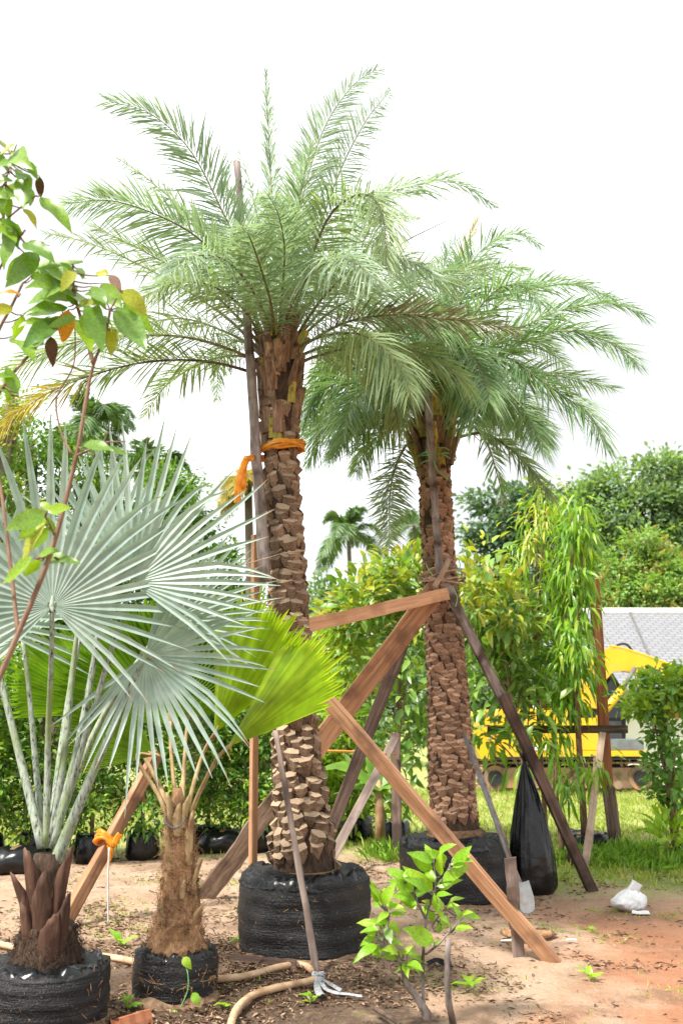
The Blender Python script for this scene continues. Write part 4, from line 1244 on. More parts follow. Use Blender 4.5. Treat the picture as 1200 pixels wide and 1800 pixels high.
# green fan palm beside it
YG = 5.45
gb = Vector((P(308, 1740, YG).x, YG, 0)); gb.z = gz(gb.x, gb.y)
gp = thing('green_fan_palm', 'small yellow-green fan palm with fibrous trunk in a short black root bag', 'palm tree', gb)
root_ball(gp, gb + Vector((0, 0, -.01)), 0.215, 0.225, seed=21, bands=3, tuck=.6)
axg = [P(308, 1712, YG), P(311, 1650, YG), P(316, 1580, YG), P(316, 1500, YG), P(314, 1440, YG), P(312, 1385, YG)]
rg = [.212, .130, .096, .080, .060, .022]
mb = MB()
cg = crv(axg, 30)
mb.tube(cg, [rg[min(5, int(i / 29 * 5))] + (rg[min(5, int(i / 29 * 5) + 1)] - rg[min(5, int(i / 29 * 5))]) * ((i / 29 * 5) % 1) for i in range(30)], seg=30, jit=.09)
tr_ = mb.build('trunk', M['fibre'], gp, smooth=True)
f = MB()
for _ in range(2600):
    i = rnd.randrange(0, 27); a = rnd.uniform(0, 2 * math.pi)
    k = i / 29 * 5; r = rg[int(k)] + (rg[min(5, int(k) + 1)] - rg[int(k)]) * (k % 1)
    ou = Vector((math.cos(a), math.sin(a), 0)); tg = Vector((-ou.y, ou.x, 0))
    p = cg[i] + ou * r
    d = (tg * rnd.uniform(-1, 1) + Vector((0, 0, rnd.uniform(-.7, .7))) + ou * rnd.uniform(-.1, .35)).normalized()
    l_ = rnd.uniform(.03, .09)
    f.tube([p, p + d * l_ * .5 + ou * .004, p + d * l_ - ou * .006], [.0013, .0012, .0006], seg=3, cap=False)
f.build('loose_fibres', M['fibre'], tr_, kind='stuff')
for (bx_, by_, tx, ty, w, Yq, op) in [(302, 1540, 298, 1460, .055, 5.39, -.01), (330, 1520, 332, 1430, .05, 5.39, .01), (336, 1560, 353, 1512, .03, 5.40, .0), (290, 1620, 284, 1582, .035, 5.38, 0),
                                      (338, 1630, 349, 1592, .045, 5.38, .01), (318, 1600, 322, 1548, .045, 5.365, 0), (304, 1450, 300, 1395, .05, 5.40, -.01), (322, 1455, 326, 1400, .05, 5.395, .01), (313, 1470, 312, 1415, .06, 5.385, 0)]:
    sheath(gp, P(bx_, by_, Yq), P(tx, ty, Yq), w, .02, M['petiole_tan'], open_=op)
Gk = dict(pmat=M['petiole_tan'], fused=.80, separate=False, keel=.52, short=.12, pr=(.016, .008), sagk=.05)
fan_px(gp, (400, 1312), 5.15, (560, 1182), 262, rad(62), 32, M['lf_fan'], ntilt=(-.5, 0, 1.1), seed=11, pet=[P(326, 1490, YG), P(340, 1420, 5.4), P(375, 1345, 5.25)], **Gk)
fan_px(gp, (376, 1290), 5.5, (496, 1062), 268, rad(66), 32, M['lf_fan'], ntilt=(-.6, 0, .7), seed=12, pet=[P(322, 1470, YG), P(335, 1400, 5.5), P(355, 1330, 5.58)], **Gk)
fan_px(gp, (300, 1268), 5.75, (245, 1075), 232, rad(150), 46, M['lf_fan_dark'], ntilt=(.1, 0, -.5), seed=13, pet=[P(312, 1460, YG), P(306, 1380, 5.6), P(300, 1310, 5.7)], **Gk)
fan_px(gp, (275, 1328), 5.5, (150, 1265), 175, rad(75), 34, M['lf_fan_dark'], ntilt=(.2, 0, -.4), seed=14, pet=[P(300, 1450, YG), P(280, 1400, 5.5), P(240, 1330, 5.5)], **Gk)
fan_px(gp, (330, 1262), 5.8, (400, 1090), 225, rad(120), 40, M['lf_fan_dark'], ntilt=(-.2, 0, -.5), seed=15, pet=[P(318, 1460, YG), P(322, 1380, 5.6), P(326, 1310, 5.7)], **Gk)
fan_px(gp, (190, 1250), 5.9, (60, 1140), 190, rad(100), 36, M['lf_fan_dark'], ntilt=(.2, 0, .4), seed=16, pet=[P(306, 1450, YG), P(280, 1380, 5.6), P(235, 1300, 5.8)], **Gk)
m = MB(); m.tube(crv([P(294, 1430, 5.42), P(290, 1444, 5.36), P(306, 1456, 5.34), P(322, 1446, 5.35), P(328, 1424, 5.42)], 14), .0045, seg=6)
tag(m.build('cable_loop', M['metal'], None, smooth=True), 'grey cable looped round the neck of the small fan palm', 'cable')

# ------------------------------------------------------------------ house
def build_house():
    Yr, Ye = 31.0, 27.0
    rl, rr = P(985, 1082, Yr), P(1330, 1070, Yr)
    zr = (rl.z + rr.z) / 2; ze = 2.35
    x0, x1 = rl.x, rr.x + 4
    th = thing('house', 'low house with a pale grey tiled roof behind the yellow excavator', 'house', (x0, Ye, 0))
    me = bpy.data.meshes.new('roof')
    me.from_pydata([(0, -0.6, ze - .25), (x1 - x0, -0.6, ze - .25), (x1 - x0, Yr - Ye, zr), (0, Yr - Ye, zr), (0, 2 * (Yr - Ye) + .6, ze - .25), (x1 - x0, 2 * (Yr - Ye) + .6, ze - .25),
                    (0, -0.6, ze - .37), (x1 - x0, -0.6, ze - .37), (x1 - x0, Yr - Ye, zr - .12), (0, Yr - Ye, zr - .12), (0, 2 * (Yr - Ye) + .6, ze - .37), (x1 - x0, 2 * (Yr - Ye) + .6, ze - .37)], [],
                   [(0, 1, 2, 3), (3, 2, 5, 4), (7, 6, 9, 8), (9, 10, 11, 8), (0, 6, 7, 1), (4, 5, 11, 10), (0, 3, 9, 6), (3, 4, 10, 9), (1, 7, 8, 2), (2, 8, 11, 5)])
    me.materials.append(M['roof'])
    uv = me.uv_layers.new()
    for poly in me.polygons:
        for li in poly.loop_indices:
            v = me.vertices[me.loops[li].vertex_index].co
            uv.data[li].uv = (v.x, v.y * 1.15)
    rf = link('roof', me, th)
    mb = MB(); mb.tube([(x0, Yr, zr + .02), (x1, Yr, zr + .02)], .11, seg=8); mb.build('ridge_cap', M['wall_white'], rf, smooth=True)
    k = 0
    x = x0 + 1.9
    while x < x1 - .3:
        mb = MB(); mb.tube([(x - .3, Ye - .6, ze - .22), (x + .25, Yr, zr + .03)], .035, seg=5); mb.build('roof_seam', M['metal'], rf); x += 2.4
    mb = MB(); mb.box(((x0 + x1) / 2, Yr, ze / 2 - .05), (x1 - x0 - .6, 2 * (Yr - Ye) - .4, ze - .1)); mb.build('wall', M['wall_white'], th)
    xs_ = P(1160, 1200, Ye).x
    mb = MB(); mb.box((xs_ + 1.6, Ye + .17, 1.75), (3.0, .05, .75)); mb.build('shutter', M['wall_brown'], th)
    mb = MB(); mb.box((xs_ - 2.4, Ye + .17, 1.2), (1.4, .05, 1.1)); w = mb.build('window', M['glass'], th)
    mb = MB()
    for dz in (-.58, .58): mb.box((xs_ - 2.4, Ye + .14, 1.2 + dz), (1.52, .08, .07))
    for dx in (-.73, 0, .73): mb.box((xs_ - 2.4 + dx, Ye + .135, 1.2), (.06, .08, 1.09))
    mb.build('window_frame', M['wood_red'], w)
build_house()

# ------------------------------------------------------------------ excavator, seen side-on, boom to the right
def build_excavator():
    Ye = 19.3
    o = G(1000, 1396); o = Vector((P(1000, 1396, Ye).x, Ye, 0))
    th = thing('excavator', 'yellow tracked excavator with its boom reaching right, behind the young trees', 'excavator', o)
    s = FPX / (Ye * CT) 
    X = lambda px: P(px, 1300, Ye).x
    Z = lambda py: P(1000, py, Ye).z
    # tracks
    for dy in (0.0, 1.75):
        y0 = Ye + dy
        xl, xr = X(868), X(1122); r = (Z(1346) - Z(1398)) / 2 * 1.03; zc = r
        mb = MB()
        mb.box(((xl + xr) / 2, y0 + .22, zc), (xr - xl - .1, .36, r * 1.35))
        tk = mb.build('track_frame', M['track_steel'], th)
        path, N = [], 15
        for i in range(N + 1):
            a = -math.pi / 2 + math.pi * i / N
            path.append((xr + math.cos(a) * r, zc + math.sin(a) * r))
        for i in range(N + 1):
            a = math.pi / 2 + math.pi * i / N
            path.append((xl + math.cos(a) * r, zc + math.sin(a) * r))
        path.append(path[0])
        d = [0]
        for i in range(1, len(path)): d.append(d[-1] + math.dist(path[i], path[i - 1]))
        n = 46
        shoe = None
        for k in range(n):
            q = d[-1] * k / n
            i = next(j for j in range(1, len(d)) if d[j] >= q)
            t = (q - d[i - 1]) / max(1e-6, d[i] - d[i - 1])
            px_, pz = path[i - 1][0] + (path[i][0] - path[i - 1][0]) * t, path[i - 1][1] + (path[i][1] - path[i - 1][1]) * t
            an = math.atan2(path[i][1] - path[i - 1][1], path[i][0] - path[i - 1][0])
            if shoe is None:
                m = MB(); m.box((0, 0, 0), (d[-1] / n * .93, .5, .035)); m.box((-.03, 0, -.03), (.02, .5, .04))
                m.v = [(x, y, z) for x, y, z in m.v]
                ob = m.build('track_shoe', M['track_steel'], tk, world=False); shoe = ob.data
            else:
                ob = link('track_shoe', shoe, tk)
            ob.location = Vector((px_, y0 + .25, pz)) - o
            ob.rotation_euler = (0, -an, 0)
        for xw, rw, nm in ((xr, r * .82, 'idler_wheel'), (xl, r * .82, 'drive_sprocket')):
            mb = MB(); mb.tube([(xw, y0 + .02, zc), (xw, y0 + .46, zc)], rw, seg=22); w = mb.build(nm, M['track_steel'], th)
            mb = MB(); mb.tube([(xw, y0 - .02, zc), (xw, y0 + .04, zc)], rw * .62, seg=18); mb.build('hub', M['machine_black'], w)
        for k in range(5):
            xw = xl + (xr - xl) * (k + .9) / 5.8
            mb = MB(); mb.tube([(xw, y0 + .03, zc - r * .45), (xw, y0 + .46, zc - r * .45)], r * .30, seg=14); mb.build('track_roller', M['track_steel'], th)
    mb = MB(); mb.box((X(995), Ye + 1.12, Z(1342)), (2.2, 1.4, .3)); mb.tube([(X(995), Ye + 1.1, Z(1340)), (X(995), Ye + 1.1, Z(1330))], .62, seg=24)
    mb.build('slew_ring', M['machine_black'], th)
    y0, y1 = Ye - .12, Ye + 2.35
    # house body
    def part(name, poly, a, b, mat, par=th):
        mb = MB(); mb.prism([(X(x), Z(y)) for x, y in poly], a, b); return mb.build(name, mat, par)
    b_ = part('engine_hood', [(868, 1330), (868, 1262), (880, 1246), (1010, 1246), (1010, 1330)][::-1], y0, y1, M['yellow'])
    part('counterweight', [(842, 1334), (836, 1318), (836, 1262), (850, 1248), (866, 1248), (866, 1334)][::-1], y0 - .05, y1 + .05, M['yellow'])
    part('side_skirt', [(868, 1335), (868, 1331), (1132, 1331), (1132, 1335)][::-1], y0 - .03, y1, M['machine_black'])
    part('deck_rail', [(1012, 1329), (1012, 1319), (1128, 1319), (1128, 1329)][::-1], y0 - .05, y0 + .4, M['yellow'])
    part('tank', [(1012, 1318), (1012, 1262), (1062, 1262), (1062, 1318)][::-1], y0, y0 + .8, M['yellow'])
    part('step_box', [(1064, 1318), (1064, 1300), (1128, 1300), (1128, 1318)][::-1], y0 + .05, y0 + .9, M['machine_grey'])
    part('door_vent', [(930, 1318), (930, 1310), (962, 1310), (962, 1318)][::-1], y0 - .02, y0 + .02, M['wall_white'], b_)
    for px_ in (905, 968):
        part('panel_seam', [(px_, 1322), (px_, 1254), (px_ + 1, 1254), (px_ + 1, 1322)][::-1], y0 - .008, y0 + .02, M['machine_black'], b_)
    mb = MB(); mb.tube([(X(975), Ye + .8, Z(1250)), (X(975), Ye + .8, Z(1165)), (X(978), Ye + .8, Z(1158))], [.10, .10, .08], seg=12); mb.build('exhaust_stack', M['machine_black'], th, smooth=True)
    mb = MB(); mb.tube(crv([(X(880), y0 + .1, Z(1248)), (X(882), y0 + .1, Z(1228)), (X(930), y0 + .1, Z(1228)), (X(932), y0 + .1, Z(1248))], 16), .02, seg=6); mb.build('handrail', M['machine_black'], th, smooth=True)
    # cab (far side)
    c = part('cab', [(1018, 1318), (1018, 1200), (1030, 1176), (1112, 1176), (1130, 1206), (1134, 1262), (1130, 1318)][::-1], Ye + 1.25, Ye + 2.3, M['machine_black'])
    for poly in ([(1032, 1262), (1032, 1190), (1072, 1186), (1072, 1262)], [(1078, 1262), (1078, 1186), (1108, 1188), (1122, 1212), (1126, 1262)]):
        part('cab_window', poly[::-1], Ye + 1.235, Ye + 1.3, M['glass'], c)
    part('cab_door_panel', [(1084, 1306), (1084, 1268), (1124, 1268), (1124, 1306)][::-1], Ye + 1.235, Ye + 1.3, M['machine_grey'], c)
    # boom: curved box beam
    top = [(1036, 1240), (1040, 1200), (1052, 1160), (1072, 1142), (1094, 1135), (1120, 1139), (1160, 1152), (1215, 1172), (1290, 1200)]
    bot = [(1290, 1226), (1215, 1204), (1160, 1186), (1120, 1176), (1098, 1178), (1084, 1192), (1076, 1218), (1070, 1246)]
    bm_ = part('boom', (top + bot)[::-1], Ye + .55, Ye + .98, M['yellow'])
    for a in range(4, 8):
        (x0, z0), (x1, z1) = top[a], top[a + 1]
        mb = MB(); mb.tube([(X(x0), Ye + .66, Z(z0 - 4)), (X(x1), Ye + .66, Z(z1 - 4))], .022, seg=6); mb.build('hydraulic_pipe', M['yellow'], bm_)
    mb = MB(); mb.tube(crv([(X(1104), Ye + .75, Z(1136)), (X(1115), Ye + .75, Z(1128)), (X(1130), Ye + .75, Z(1128)), (X(1140), Ye + .75, Z(1140))], 12), .025, seg=6); mb.build('hydraulic_hose', M['machine_black'], bm_, smooth=True)
    mb = MB(); mb.tube([(X(1058), Ye + .35, Z(1268)), (X(1110), Ye + .35, Z(1206))], .075, seg=12); cy = mb.build('boom_cylinder', M['yellow'], th, smooth=True)
    mb = MB(); mb.tube([(X(1110), Ye + .35, Z(1206)), (X(1136), Ye + .5, Z(1172))], .045, seg=10); mb.build('piston_rod', M['metal'], cy, smooth=True)
    part('stick', [(1268, 1196), (1290, 1190), (1318, 1300), (1306, 1304)][::-1], Ye + .6, Ye + .9, M['yellow'])
    mb = MB(); mb.prism([(X(1296), Z(1300)), (X(1326), Z(1304)), (X(1344), Z(1340)), (X(1334), Z(1376)), (X(1296), Z(1380)), (X(1282), Z(1350)), (X(1310), Z(1356)), (X(1320), Z(1336))][::-1], Ye + .3, Ye + 1.2); mb.build('bucket', M['track_steel'], th)
build_excavator()

M['wood_rough'] = surf('rough_weathered_plank', [(0.25, (0.06, 0.038, 0.026)), (0.5, (0.16, 0.105, 0.072)), (0.75, (0.27, 0.19, 0.135))],
                       scale=(24, 24, 3), rough=0.95, bump=0.8, stain=(0.07, 0.045, 0.03), stain_scale=5)
# ------------------------------------------------------------------ timbers
def beam(name, label, p0, p1, w, h, mat, group=None, roll=0.0, seg=14, rnd_amt=.004, bow=0.0, round_=False, taper=1.0, cat='timber', seed=0, facing=None):
    """sawn or round timber from p0 to p1; local Z runs along the grain"""
    r_ = random.Random(seed or hash(label) % 9999 if False else (seed + len(label)))
    p0, p1 = Vector(p0), Vector(p1)
    T = (p1 - p0); L = T.length; T.normalize()
    f_ = (facing if facing is not None else (cam.location - (p0 + p1) / 2)).normalized()
    Yv = (f_ - T * f_.dot(T)).normalized(); Xv = Yv.cross(T)
    rot = Matrix((Xv, Yv, T)).transposed()
    if roll: rot = rot @ Matrix.Rotation(roll, 3, 'Z')
    mb = MB(); vs2, fs = [], []
    if round_:
        K = 12; sec = [(math.cos(2 * math.pi * k / K) * w / 2, math.sin(2 * math.pi * k / K) * w / 2) for k in range(K)]
    else:
        b = min(w, h) * .07
        sec = [(-w / 2 + b, -h / 2), (w / 2 - b, -h / 2), (w / 2, -h / 2 + b), (w / 2, h / 2 - b), (w / 2 - b, h / 2), (-w / 2 + b, h / 2), (-w / 2, h / 2 - b), (-w / 2, -h / 2 + b)]
        K = 8
    ox = oy = 0
    off = r_.uniform(0, 99)
    for i in range(seg + 1):
        t = i / seg
        k = 1 + (taper - 1) * t
        bx = bow * math.sin(math.pi * t) + rnd_amt * 1.4 * noise.noise(Vector((t * 5, off, 0)))
        by = rnd_amt * 1.4 * noise.noise(Vector((t * 5, off, 9)))
        for x, y in sec:
            j = 1 + (r_.uniform(-1, 1) * rnd_amt / max(w, .02) if round_ else 0)
            jx = r_.uniform(-1, 1) * rnd_amt * .3
            ez = (r_.uniform(-.006, .006) if i in (0, seg) else 0)
            vs2.append((x * k * j + bx + jx, y * k * j + by, L * t + ez))
    for i in range(seg):
        for k in range(K):
            k2 = (k + 1) % K
            fs.append((i * K + k, i * K + k2, (i + 1) * K + k2, (i + 1) * K + k))
    fs.append(tuple(range(K))[::-1]); fs.append(tuple(seg * K + k for k in range(K)))
    mb.add(vs2, fs)
    o = mb.build(name, mat, None, smooth=round_)
    o.location = p0
    o.rotation_euler = rot.to_euler()
    return tag(o, label, cat, group)

def ong(px, py, sink=.02):
    p = on_ground(px, py); p.z -= sink
    return p
BR = 'timber braces holding up the date palms'
beam('support_pole', 'round grey pole tied upright to the front date palm with orange ribbon', P(466, 1022, 6.33), P(416, 284, 6.45), .078, .078, M['bark_grey'], BR, round_=True, taper=.62, seg=26, rnd_amt=.006, cat='pole')
beam('timber_post', 'thin square upright post standing behind the front date palm', P(444, 1580, 6.86), P(449, 940, 6.55), .045, .045, M['wood_fresh'], BR, cat='post', roll=.5)
beam('support_pole', 'thin round pole leaning on the front palm, white rag at its foot', on_ground(559, 1722), P(484, 1285, 6.22), .040, .040, M['wood_grey'], BR, round_=True, taper=.8, seg=22, rnd_amt=.005, cat='pole')
beam('brace_board', 'long orange-brown board sloping down right to the dark stake', ong(975, 1690), P(568, 1222, 6.38), .085, .05, M['wood_orange'], BR, roll=-.45, cat='board')
beam('tie_rail', 'pale timber rail nailed between the two date palms', P(540, 1100, 6.72), P(786, 1044, 7.93), .095, .035, M['wood_fresh'], BR, cat='board')
_a, _b = ong(352, 1580), P(764, 1040, 7.92)
_m = _a.lerp(_b, .46)
beam('brace_board', 'wide reddish board running down left from the rear palm trunk', _m, _b, .165, .05, M['wood_orange'], BR, cat='board', roll=.15)
beam('rough_plank', 'rough dark weathered plank sloping to the sand left of the front palm', _a, _a.lerp(_b, .50) + Vector((0, .055, 0)), .15, .06, M['wood_rough'], BR, cat='board', roll=.15, rnd_amt=.014, seg=26)
beam('brace_board', 'dark narrow brace leaning behind the rear palm', ong(538, 1568), P(728, 1078, 8.5), .105, .06, M['wood_dark'], BR, cat='board')
beam('brace_board', 'thin grey strut resting against the dark post', ong(560, 1548), P(694, 1298, 10.7), .085, .05, M['wood_grey'], BR, cat='board')
beam('timber_post', 'short dark red post standing in the grass between the palms', ong(698, 1502), P(695, 1290, 10.9), .10, .08, M['wood_dark'], cat='post')
beam('brace_board', 'upper grey board sloping right from the rear palm trunk', P(902, 1268, 8.30), P(784, 1032, 7.93), .075, .05, M['bark_grey'], BR, cat='board', roll=.3)
beam('brace_board', 'lower brown board sloping right to the grass behind the black sack', ong(1042, 1566), P(884, 1222, 8.2), .085, .055, M['wood_dark'], BR, cat='board', roll=.3)
beam('support_pole', 'flat grey pole tied up the front of the rear palm trunk', P(772, 1010, 7.94), P(751, 690, 7.98), .062, .03, M['bark_grey'], BR, seg=18, cat='pole')
beam('wedge_batten', 'short pale split batten wedged across the rear palm braces', P(764, 1032, 7.83), P(790, 982, 7.82), .04, .02, M['wood_pale'], cat='batten')
beam('timber_stake', 'short dark stake hammered in beside the orange-brown board', ong(912, 1682, .03), P(896, 1508, 6.2), .07, .03, M['wood_grey'], cat='stake', seed=4)
beam('wood_cleat', 'small dark plank nailed to the short stake', P(903, 1632, 6.155), P(898, 1560, 6.15), .055, .02, M['wood_dark'], cat='plank')
beam('brace_board', 'square orange-brown timber sloping left, knotted with orange ribbon', ong(108, 1630), P(277, 1325, 7.75), .085, .07, M['wood_orange'], cat='board', roll=.5)
beam('timber_post', 'tall reddish-brown post with a dark lower sleeve among the weeping trees', P(1068, 1392, 11.3), P(1043, 1018, 11.2), .115, .06, M['wood_red'], cat='post', roll=.35)
beam('timber_post', 'dark plank sleeve at the foot of the tall reddish post', ong(1083, 1498), P(1068, 1384, 11.26), .125, .085, M['wood_dark'], cat='post', roll=.3)
beam('brace_board', 'pale bleached stake leaning left against the tall reddish post', ong(1026, 1528), P(1058, 1290, 11.0), .072, .045, M['wood_pale'], cat='stake')
beam('brace_board', 'thin tan stake beside the pale leaning stake', ong(1036, 1508), P(1046, 1330, 11.05), .045, .035, M['wood_pale'], cat='stake', seed=3)
beam('cross_rail', 'dark horizontal rail crossing the tall reddish post', P(856, 1282, 11.4), P(1102, 1282, 11.1), .085, .04, M['wood_dark'], cat='board')
beam('timber_offcut', 'short timber block lying in the grass by the slanting brown board', ong(998, 1520, 0), P(1006, 1494, 9.9), .08, .06, M['wood_dark'], cat='timber')
beam('timber_offcut', 'dark reddish-brown plank lying half under the front palm root ball', G(405, 1692, .012), G(520, 1702, .012), .09, .03, M['wood_dark'], cat='plank')
beam('timber_offcut', 'small red-brown timber end at the bottom edge near the fan palm', G(205, 1806, .03), G(262, 1788, .03), .07, .05, M['wood_red'], cat='plank')
beam('timber_offcut', 'grey plank end showing at the right of the small fan palm', G(405, 1695, .02), G(372, 1690, .02), .05, .03, M['wood_grey'], cat='plank') if False else None

# shovel leaning behind the stake
sh = thing('shovel', 'long-handled shovel with a grey blade leaning behind the short stake', 'shovel', on_ground(925, 1605))
a, b = P(920, 1575, 6.75), P(826, 1310, 7.55)
mb = MB(); mb.tube([a.lerp(b, i / 12) + Vector((.004 * math.sin(i * 1.7), 0, 0)) for i in range(13)], .017, seg=8); mb.build('wooden_handle', M['wood_grey'], sh, smooth=True)
mb = MB(); mb.tube([P(893, 1508, 6.72), P(815, 1292, 7.45)], .013, seg=8); mb.build('metal_tube', M['metal'], sh, smooth=True)
mb = MB(); vs2, fs = [], []
bt, bl = P(912, 1552, 6.75), P(928, 1606, 6.62)
ax_ = (bl - bt); Lb = ax_.length; ax_.normalize(); sd = ax_.cross(Vector((0, -1, .2))).normalized(); nn = sd.cross(ax_)
for lay in (0, 1):
    for i in range(6):
        t = i / 5; w = .062 * (1 - .25 * max(0, t - .6) / .4)
        for j in range(5):
            u = j / 4 * 2 - 1
            vs2.append(bt + ax_ * (Lb * t * (1 - .08 * u * u * t)) + sd * (u * w) + nn * (.015 * u * u - lay * .004))
for i in range(5):
    for j in range(4):
        q = i * 5 + j; fs += [(q, q + 1, q + 6, q + 5), (30 + q, 35 + q, 36 + q, 31 + q)]
mb.add(vs2, fs); mb.build('blade', M['metal'], sh, smooth=True)

# ------------------------------------------------------------------ ribbons, strings, hose
def strip(pts, w, nrm, mb, thick=.002, wv=.3, m=0, fold=.4):
    """a flat band with thickness"""
    c = crv(pts, max(8, len(pts) * 6)); n = len(c); vs2, fs = [], []
    for i, p in enumerate(c):
        T = (c[min(i + 1, n - 1)] - c[max(i - 1, 0)]).normalized()
        N = Vector(nrm(p) if callable(nrm) else nrm)
        N = (N - T * N.dot(T)).normalized(); S = T.cross(N)
        ww = w * (1 + wv * noise.noise(p * 9 + Vector((w * 50, 0, 0))))
        cr_ = fold * ww * (1 + .6 * noise.noise(p * 23))
        for k, (x, y) in enumerate(((-1, 0), (-.35, .5), (.35, -.2), (1, .3))):
            vs2.append(p + S * (x * ww / 2) + N * (y * cr_ + thick))
        for k, (x, y) in enumerate(((-1, 0), (-.35, .5), (.35, -.2), (1, .3))):
            vs2.append(p + S * (x * ww / 2) + N * (y * cr_))
    for i in range(n - 1):
        a = i * 8; b = a + 8
        for k in range(3):
            fs += [(a + k, a + k + 1, b + k + 1, b + k), (a + 4 + k, b + 4 + k, b + 5 + k, a + 5 + k)]
        fs += [(a, b, b + 4, a + 4), (a + 3, a + 7, b + 7, b + 3)]
    mb.add(vs2, fs, m)

rb = thing('ribbon', 'wide orange ribbon tied round the front palm trunk and its grey pole', 'ribbon', P(440, 810, 6.3))
cpt = P(494, 792, YF)
rr_ = .155
loop = []
for k in range(9):
    a = math.radians(8 - 188 * k / 8)
    loop.append(cpt + Vector((math.cos(a) * rr_, math.sin(a) * rr_, .040 - .070 * (k / 8))))
loop += [P(447, 803, 6.30), P(432, 808, 6.27)]
for j, (w_, dz_, dr_) in enumerate(((.030, .016, .0), (.028, .0, .006), (.026, -.016, .002), (.016, .006, .012))):
    q_ = [p + Vector((0, 0, dz_ * (1 - .75 * (i / (len(loop) - 1)) ** 2) + .006 * math.sin(i * 1.9 + j * 2))) + (p - cpt).normalized() * dr_ for i, p in enumerate(loop)]
    m = MB(); strip(q_, w_, lambda p: (p - cpt) + Vector((0, 0, .03 * math.sin(p.x * 60 + j))), m, wv=.6); m.build('band', M['ribbon'], rb, smooth=True)
m = MB(); strip([cpt + Vector((rr_ * .98, .03, .028)), cpt + Vector((.03, rr_, .0)), cpt + Vector((-.13, .09, -.03)), P(440, 806, 6.42)], .05, lambda p: (p - cpt), m); m.build('band', M['ribbon'], rb, smooth=True)
m = MB(); m.lathe(P(434, 808, 6.27) - Vector((0, 0, .02)), [(.006, 0), (.022, .012), (.026, .024), (.016, .04), (.004, .046)], 10, lambda q, a, i: q * (1 + .25 * noise.noise(q * 60))); m.build('knot', M['ribbon'], rb, smooth=True)
for dx, yb, w, q in ((-4, 884, .042, 0), (6, 862, .03, .03)):
    m = MB(); strip([P(433, 808, 6.26), P(427 + dx * .5, 826, 6.22 + q), P(423 + dx, 852, 6.22 + q), P(421 + dx, yb, 6.24 + q)], w, Vector((.2, -1, .1)), m, wv=.25, fold=.22); m.build('tail', M['ribbon'], rb, smooth=True)

r2 = thing('ribbon', 'orange ribbon knotted round the sloping timber at lower left', 'ribbon', P(186, 1478, 7.3))
kc = P(186, 1478, 7.36)
m = MB()
axd = (P(277, 1325, 7.75) - ong(108, 1630)).normalized()
u1 = axd.orthogonal().normalized(); u2 = axd.cross(u1)
for j in range(3):
    pts = [kc + axd * (.02 * (j - 1)) + (u1 * math.cos(a) + u2 * math.sin(a)) * (.066 + .004 * j) + axd * (.012 * math.sin(a * 2 + j)) for a in [2 * math.pi * k / 14 for k in range(15)]]
    m.tube(pts, .016, seg=8, jit=.25)
m.build('knot', M['ribbon'], r2, smooth=True)
for pts, w in (([(190, 1476), (200, 1484), (206, 1474), (212, 1466)], .05), ([(192, 1484), (196, 1500), (192, 1514), (189, 1522)], .03)):
    m = MB(); strip([P(x, y, 7.22) for x, y in pts], w, Vector((0, -1, .1)), m, wv=.5); m.build('tail', M['ribbon'], r2, smooth=True)
m = MB(); m.tube(crv([P(192, 1490, 7.2), P(190, 1560, 7.2), P(191, 1634, 7.2)], 10), .0065, seg=6)
tag(m.build('hanging_string', M['string'], None, smooth=True), 'pale blue-grey string hanging from the knotted orange ribbon', 'string')
m = MB(); m.tube(crv([P(560, 1320, 9.6), P(610, 1321, 9.8), P(660, 1324, 10.2), P(694, 1326, 10.75)], 14), .012, seg=6)
tag(m.build('orange_cord', M['orange_line'], None, smooth=True), 'orange cord stretched from behind the front palm to the dark red post', 'cord')
tw = thing('twine', 'green twine tied round the rear palm neck and its pole', 'twine', P(760, 808, 7.9))
ct = P(764, 808, YR)
for j in range(3):
    rr3 = rd2[8] * 1.18 + .02
    m = MB(); m.tube(crv([ct + Vector((math.cos(a) * rr3 * (1 + .05 * math.sin(3 * a + j)), math.sin(a) * rr3 - (.05 if abs(a + math.pi / 2) < .5 else 0), .025 * math.sin(a * 2 + j * 2) + .012 * j)) for a in [-math.pi + 2 * math.pi * k / 16 for k in range(17)]], 50), .0045, seg=5, cap=False); m.build('strand', M['string_green'], tw)
for pts in ([(758, 806), (752, 800), (749, 790)], [(762, 810), (768, 826), (780, 836), (792, 846)], [(756, 808), (744, 812), (738, 816)]):
    m = MB(); m.tube(crv([P(x, y, 7.86) for x, y in pts], 10), .0045, seg=5); m.build('loose_end', M['string_green'], tw)
m = MB(); m.tube(crv([P(400, 1000, 6.3), P(455, 985, 6.27), P(500, 972, 6.32), P(537, 968, 6.45)], 16), .0035, seg=5)
tag(m.build('tie_wire', M['wood_pale'], None), 'thin pale tie wire round the middle of the front palm trunk', 'wire')

ls = thing('rope_lashing', 'tan rope strands lashing the timber braces to the rear palm', 'rope', P(775, 1020, 7.9))
cl_ = P(776, 1018, YR); rl_ = .19
for j in range(4):
    m = MB(); m.tube(crv([cl_ + Vector((math.cos(a) * rl_ * 1.04, math.sin(a) * rl_ * 1.04 - (.10 if -2.3 < a < -.8 else 0), .035 * math.sin(a * 1.5 + j * 1.3) + .02 * j - .03)) for a in [-math.pi + 2 * math.pi * k / 18 for k in range(19)]], 60), .006, seg=5, cap=False); m.build('strand', M['wood_pale'], ls)
for pts in ([(800, 1004), (808, 996), (806, 984)], [(760, 1012), (752, 1000), (748, 990)], [(795, 1030), (803, 1050), (800, 1066)]):
    m = MB(); m.tube(crv([P(x, y, 7.8) for x, y in pts], 8), .004, seg=5); m.build('loose_end', M['string_green'], ls)

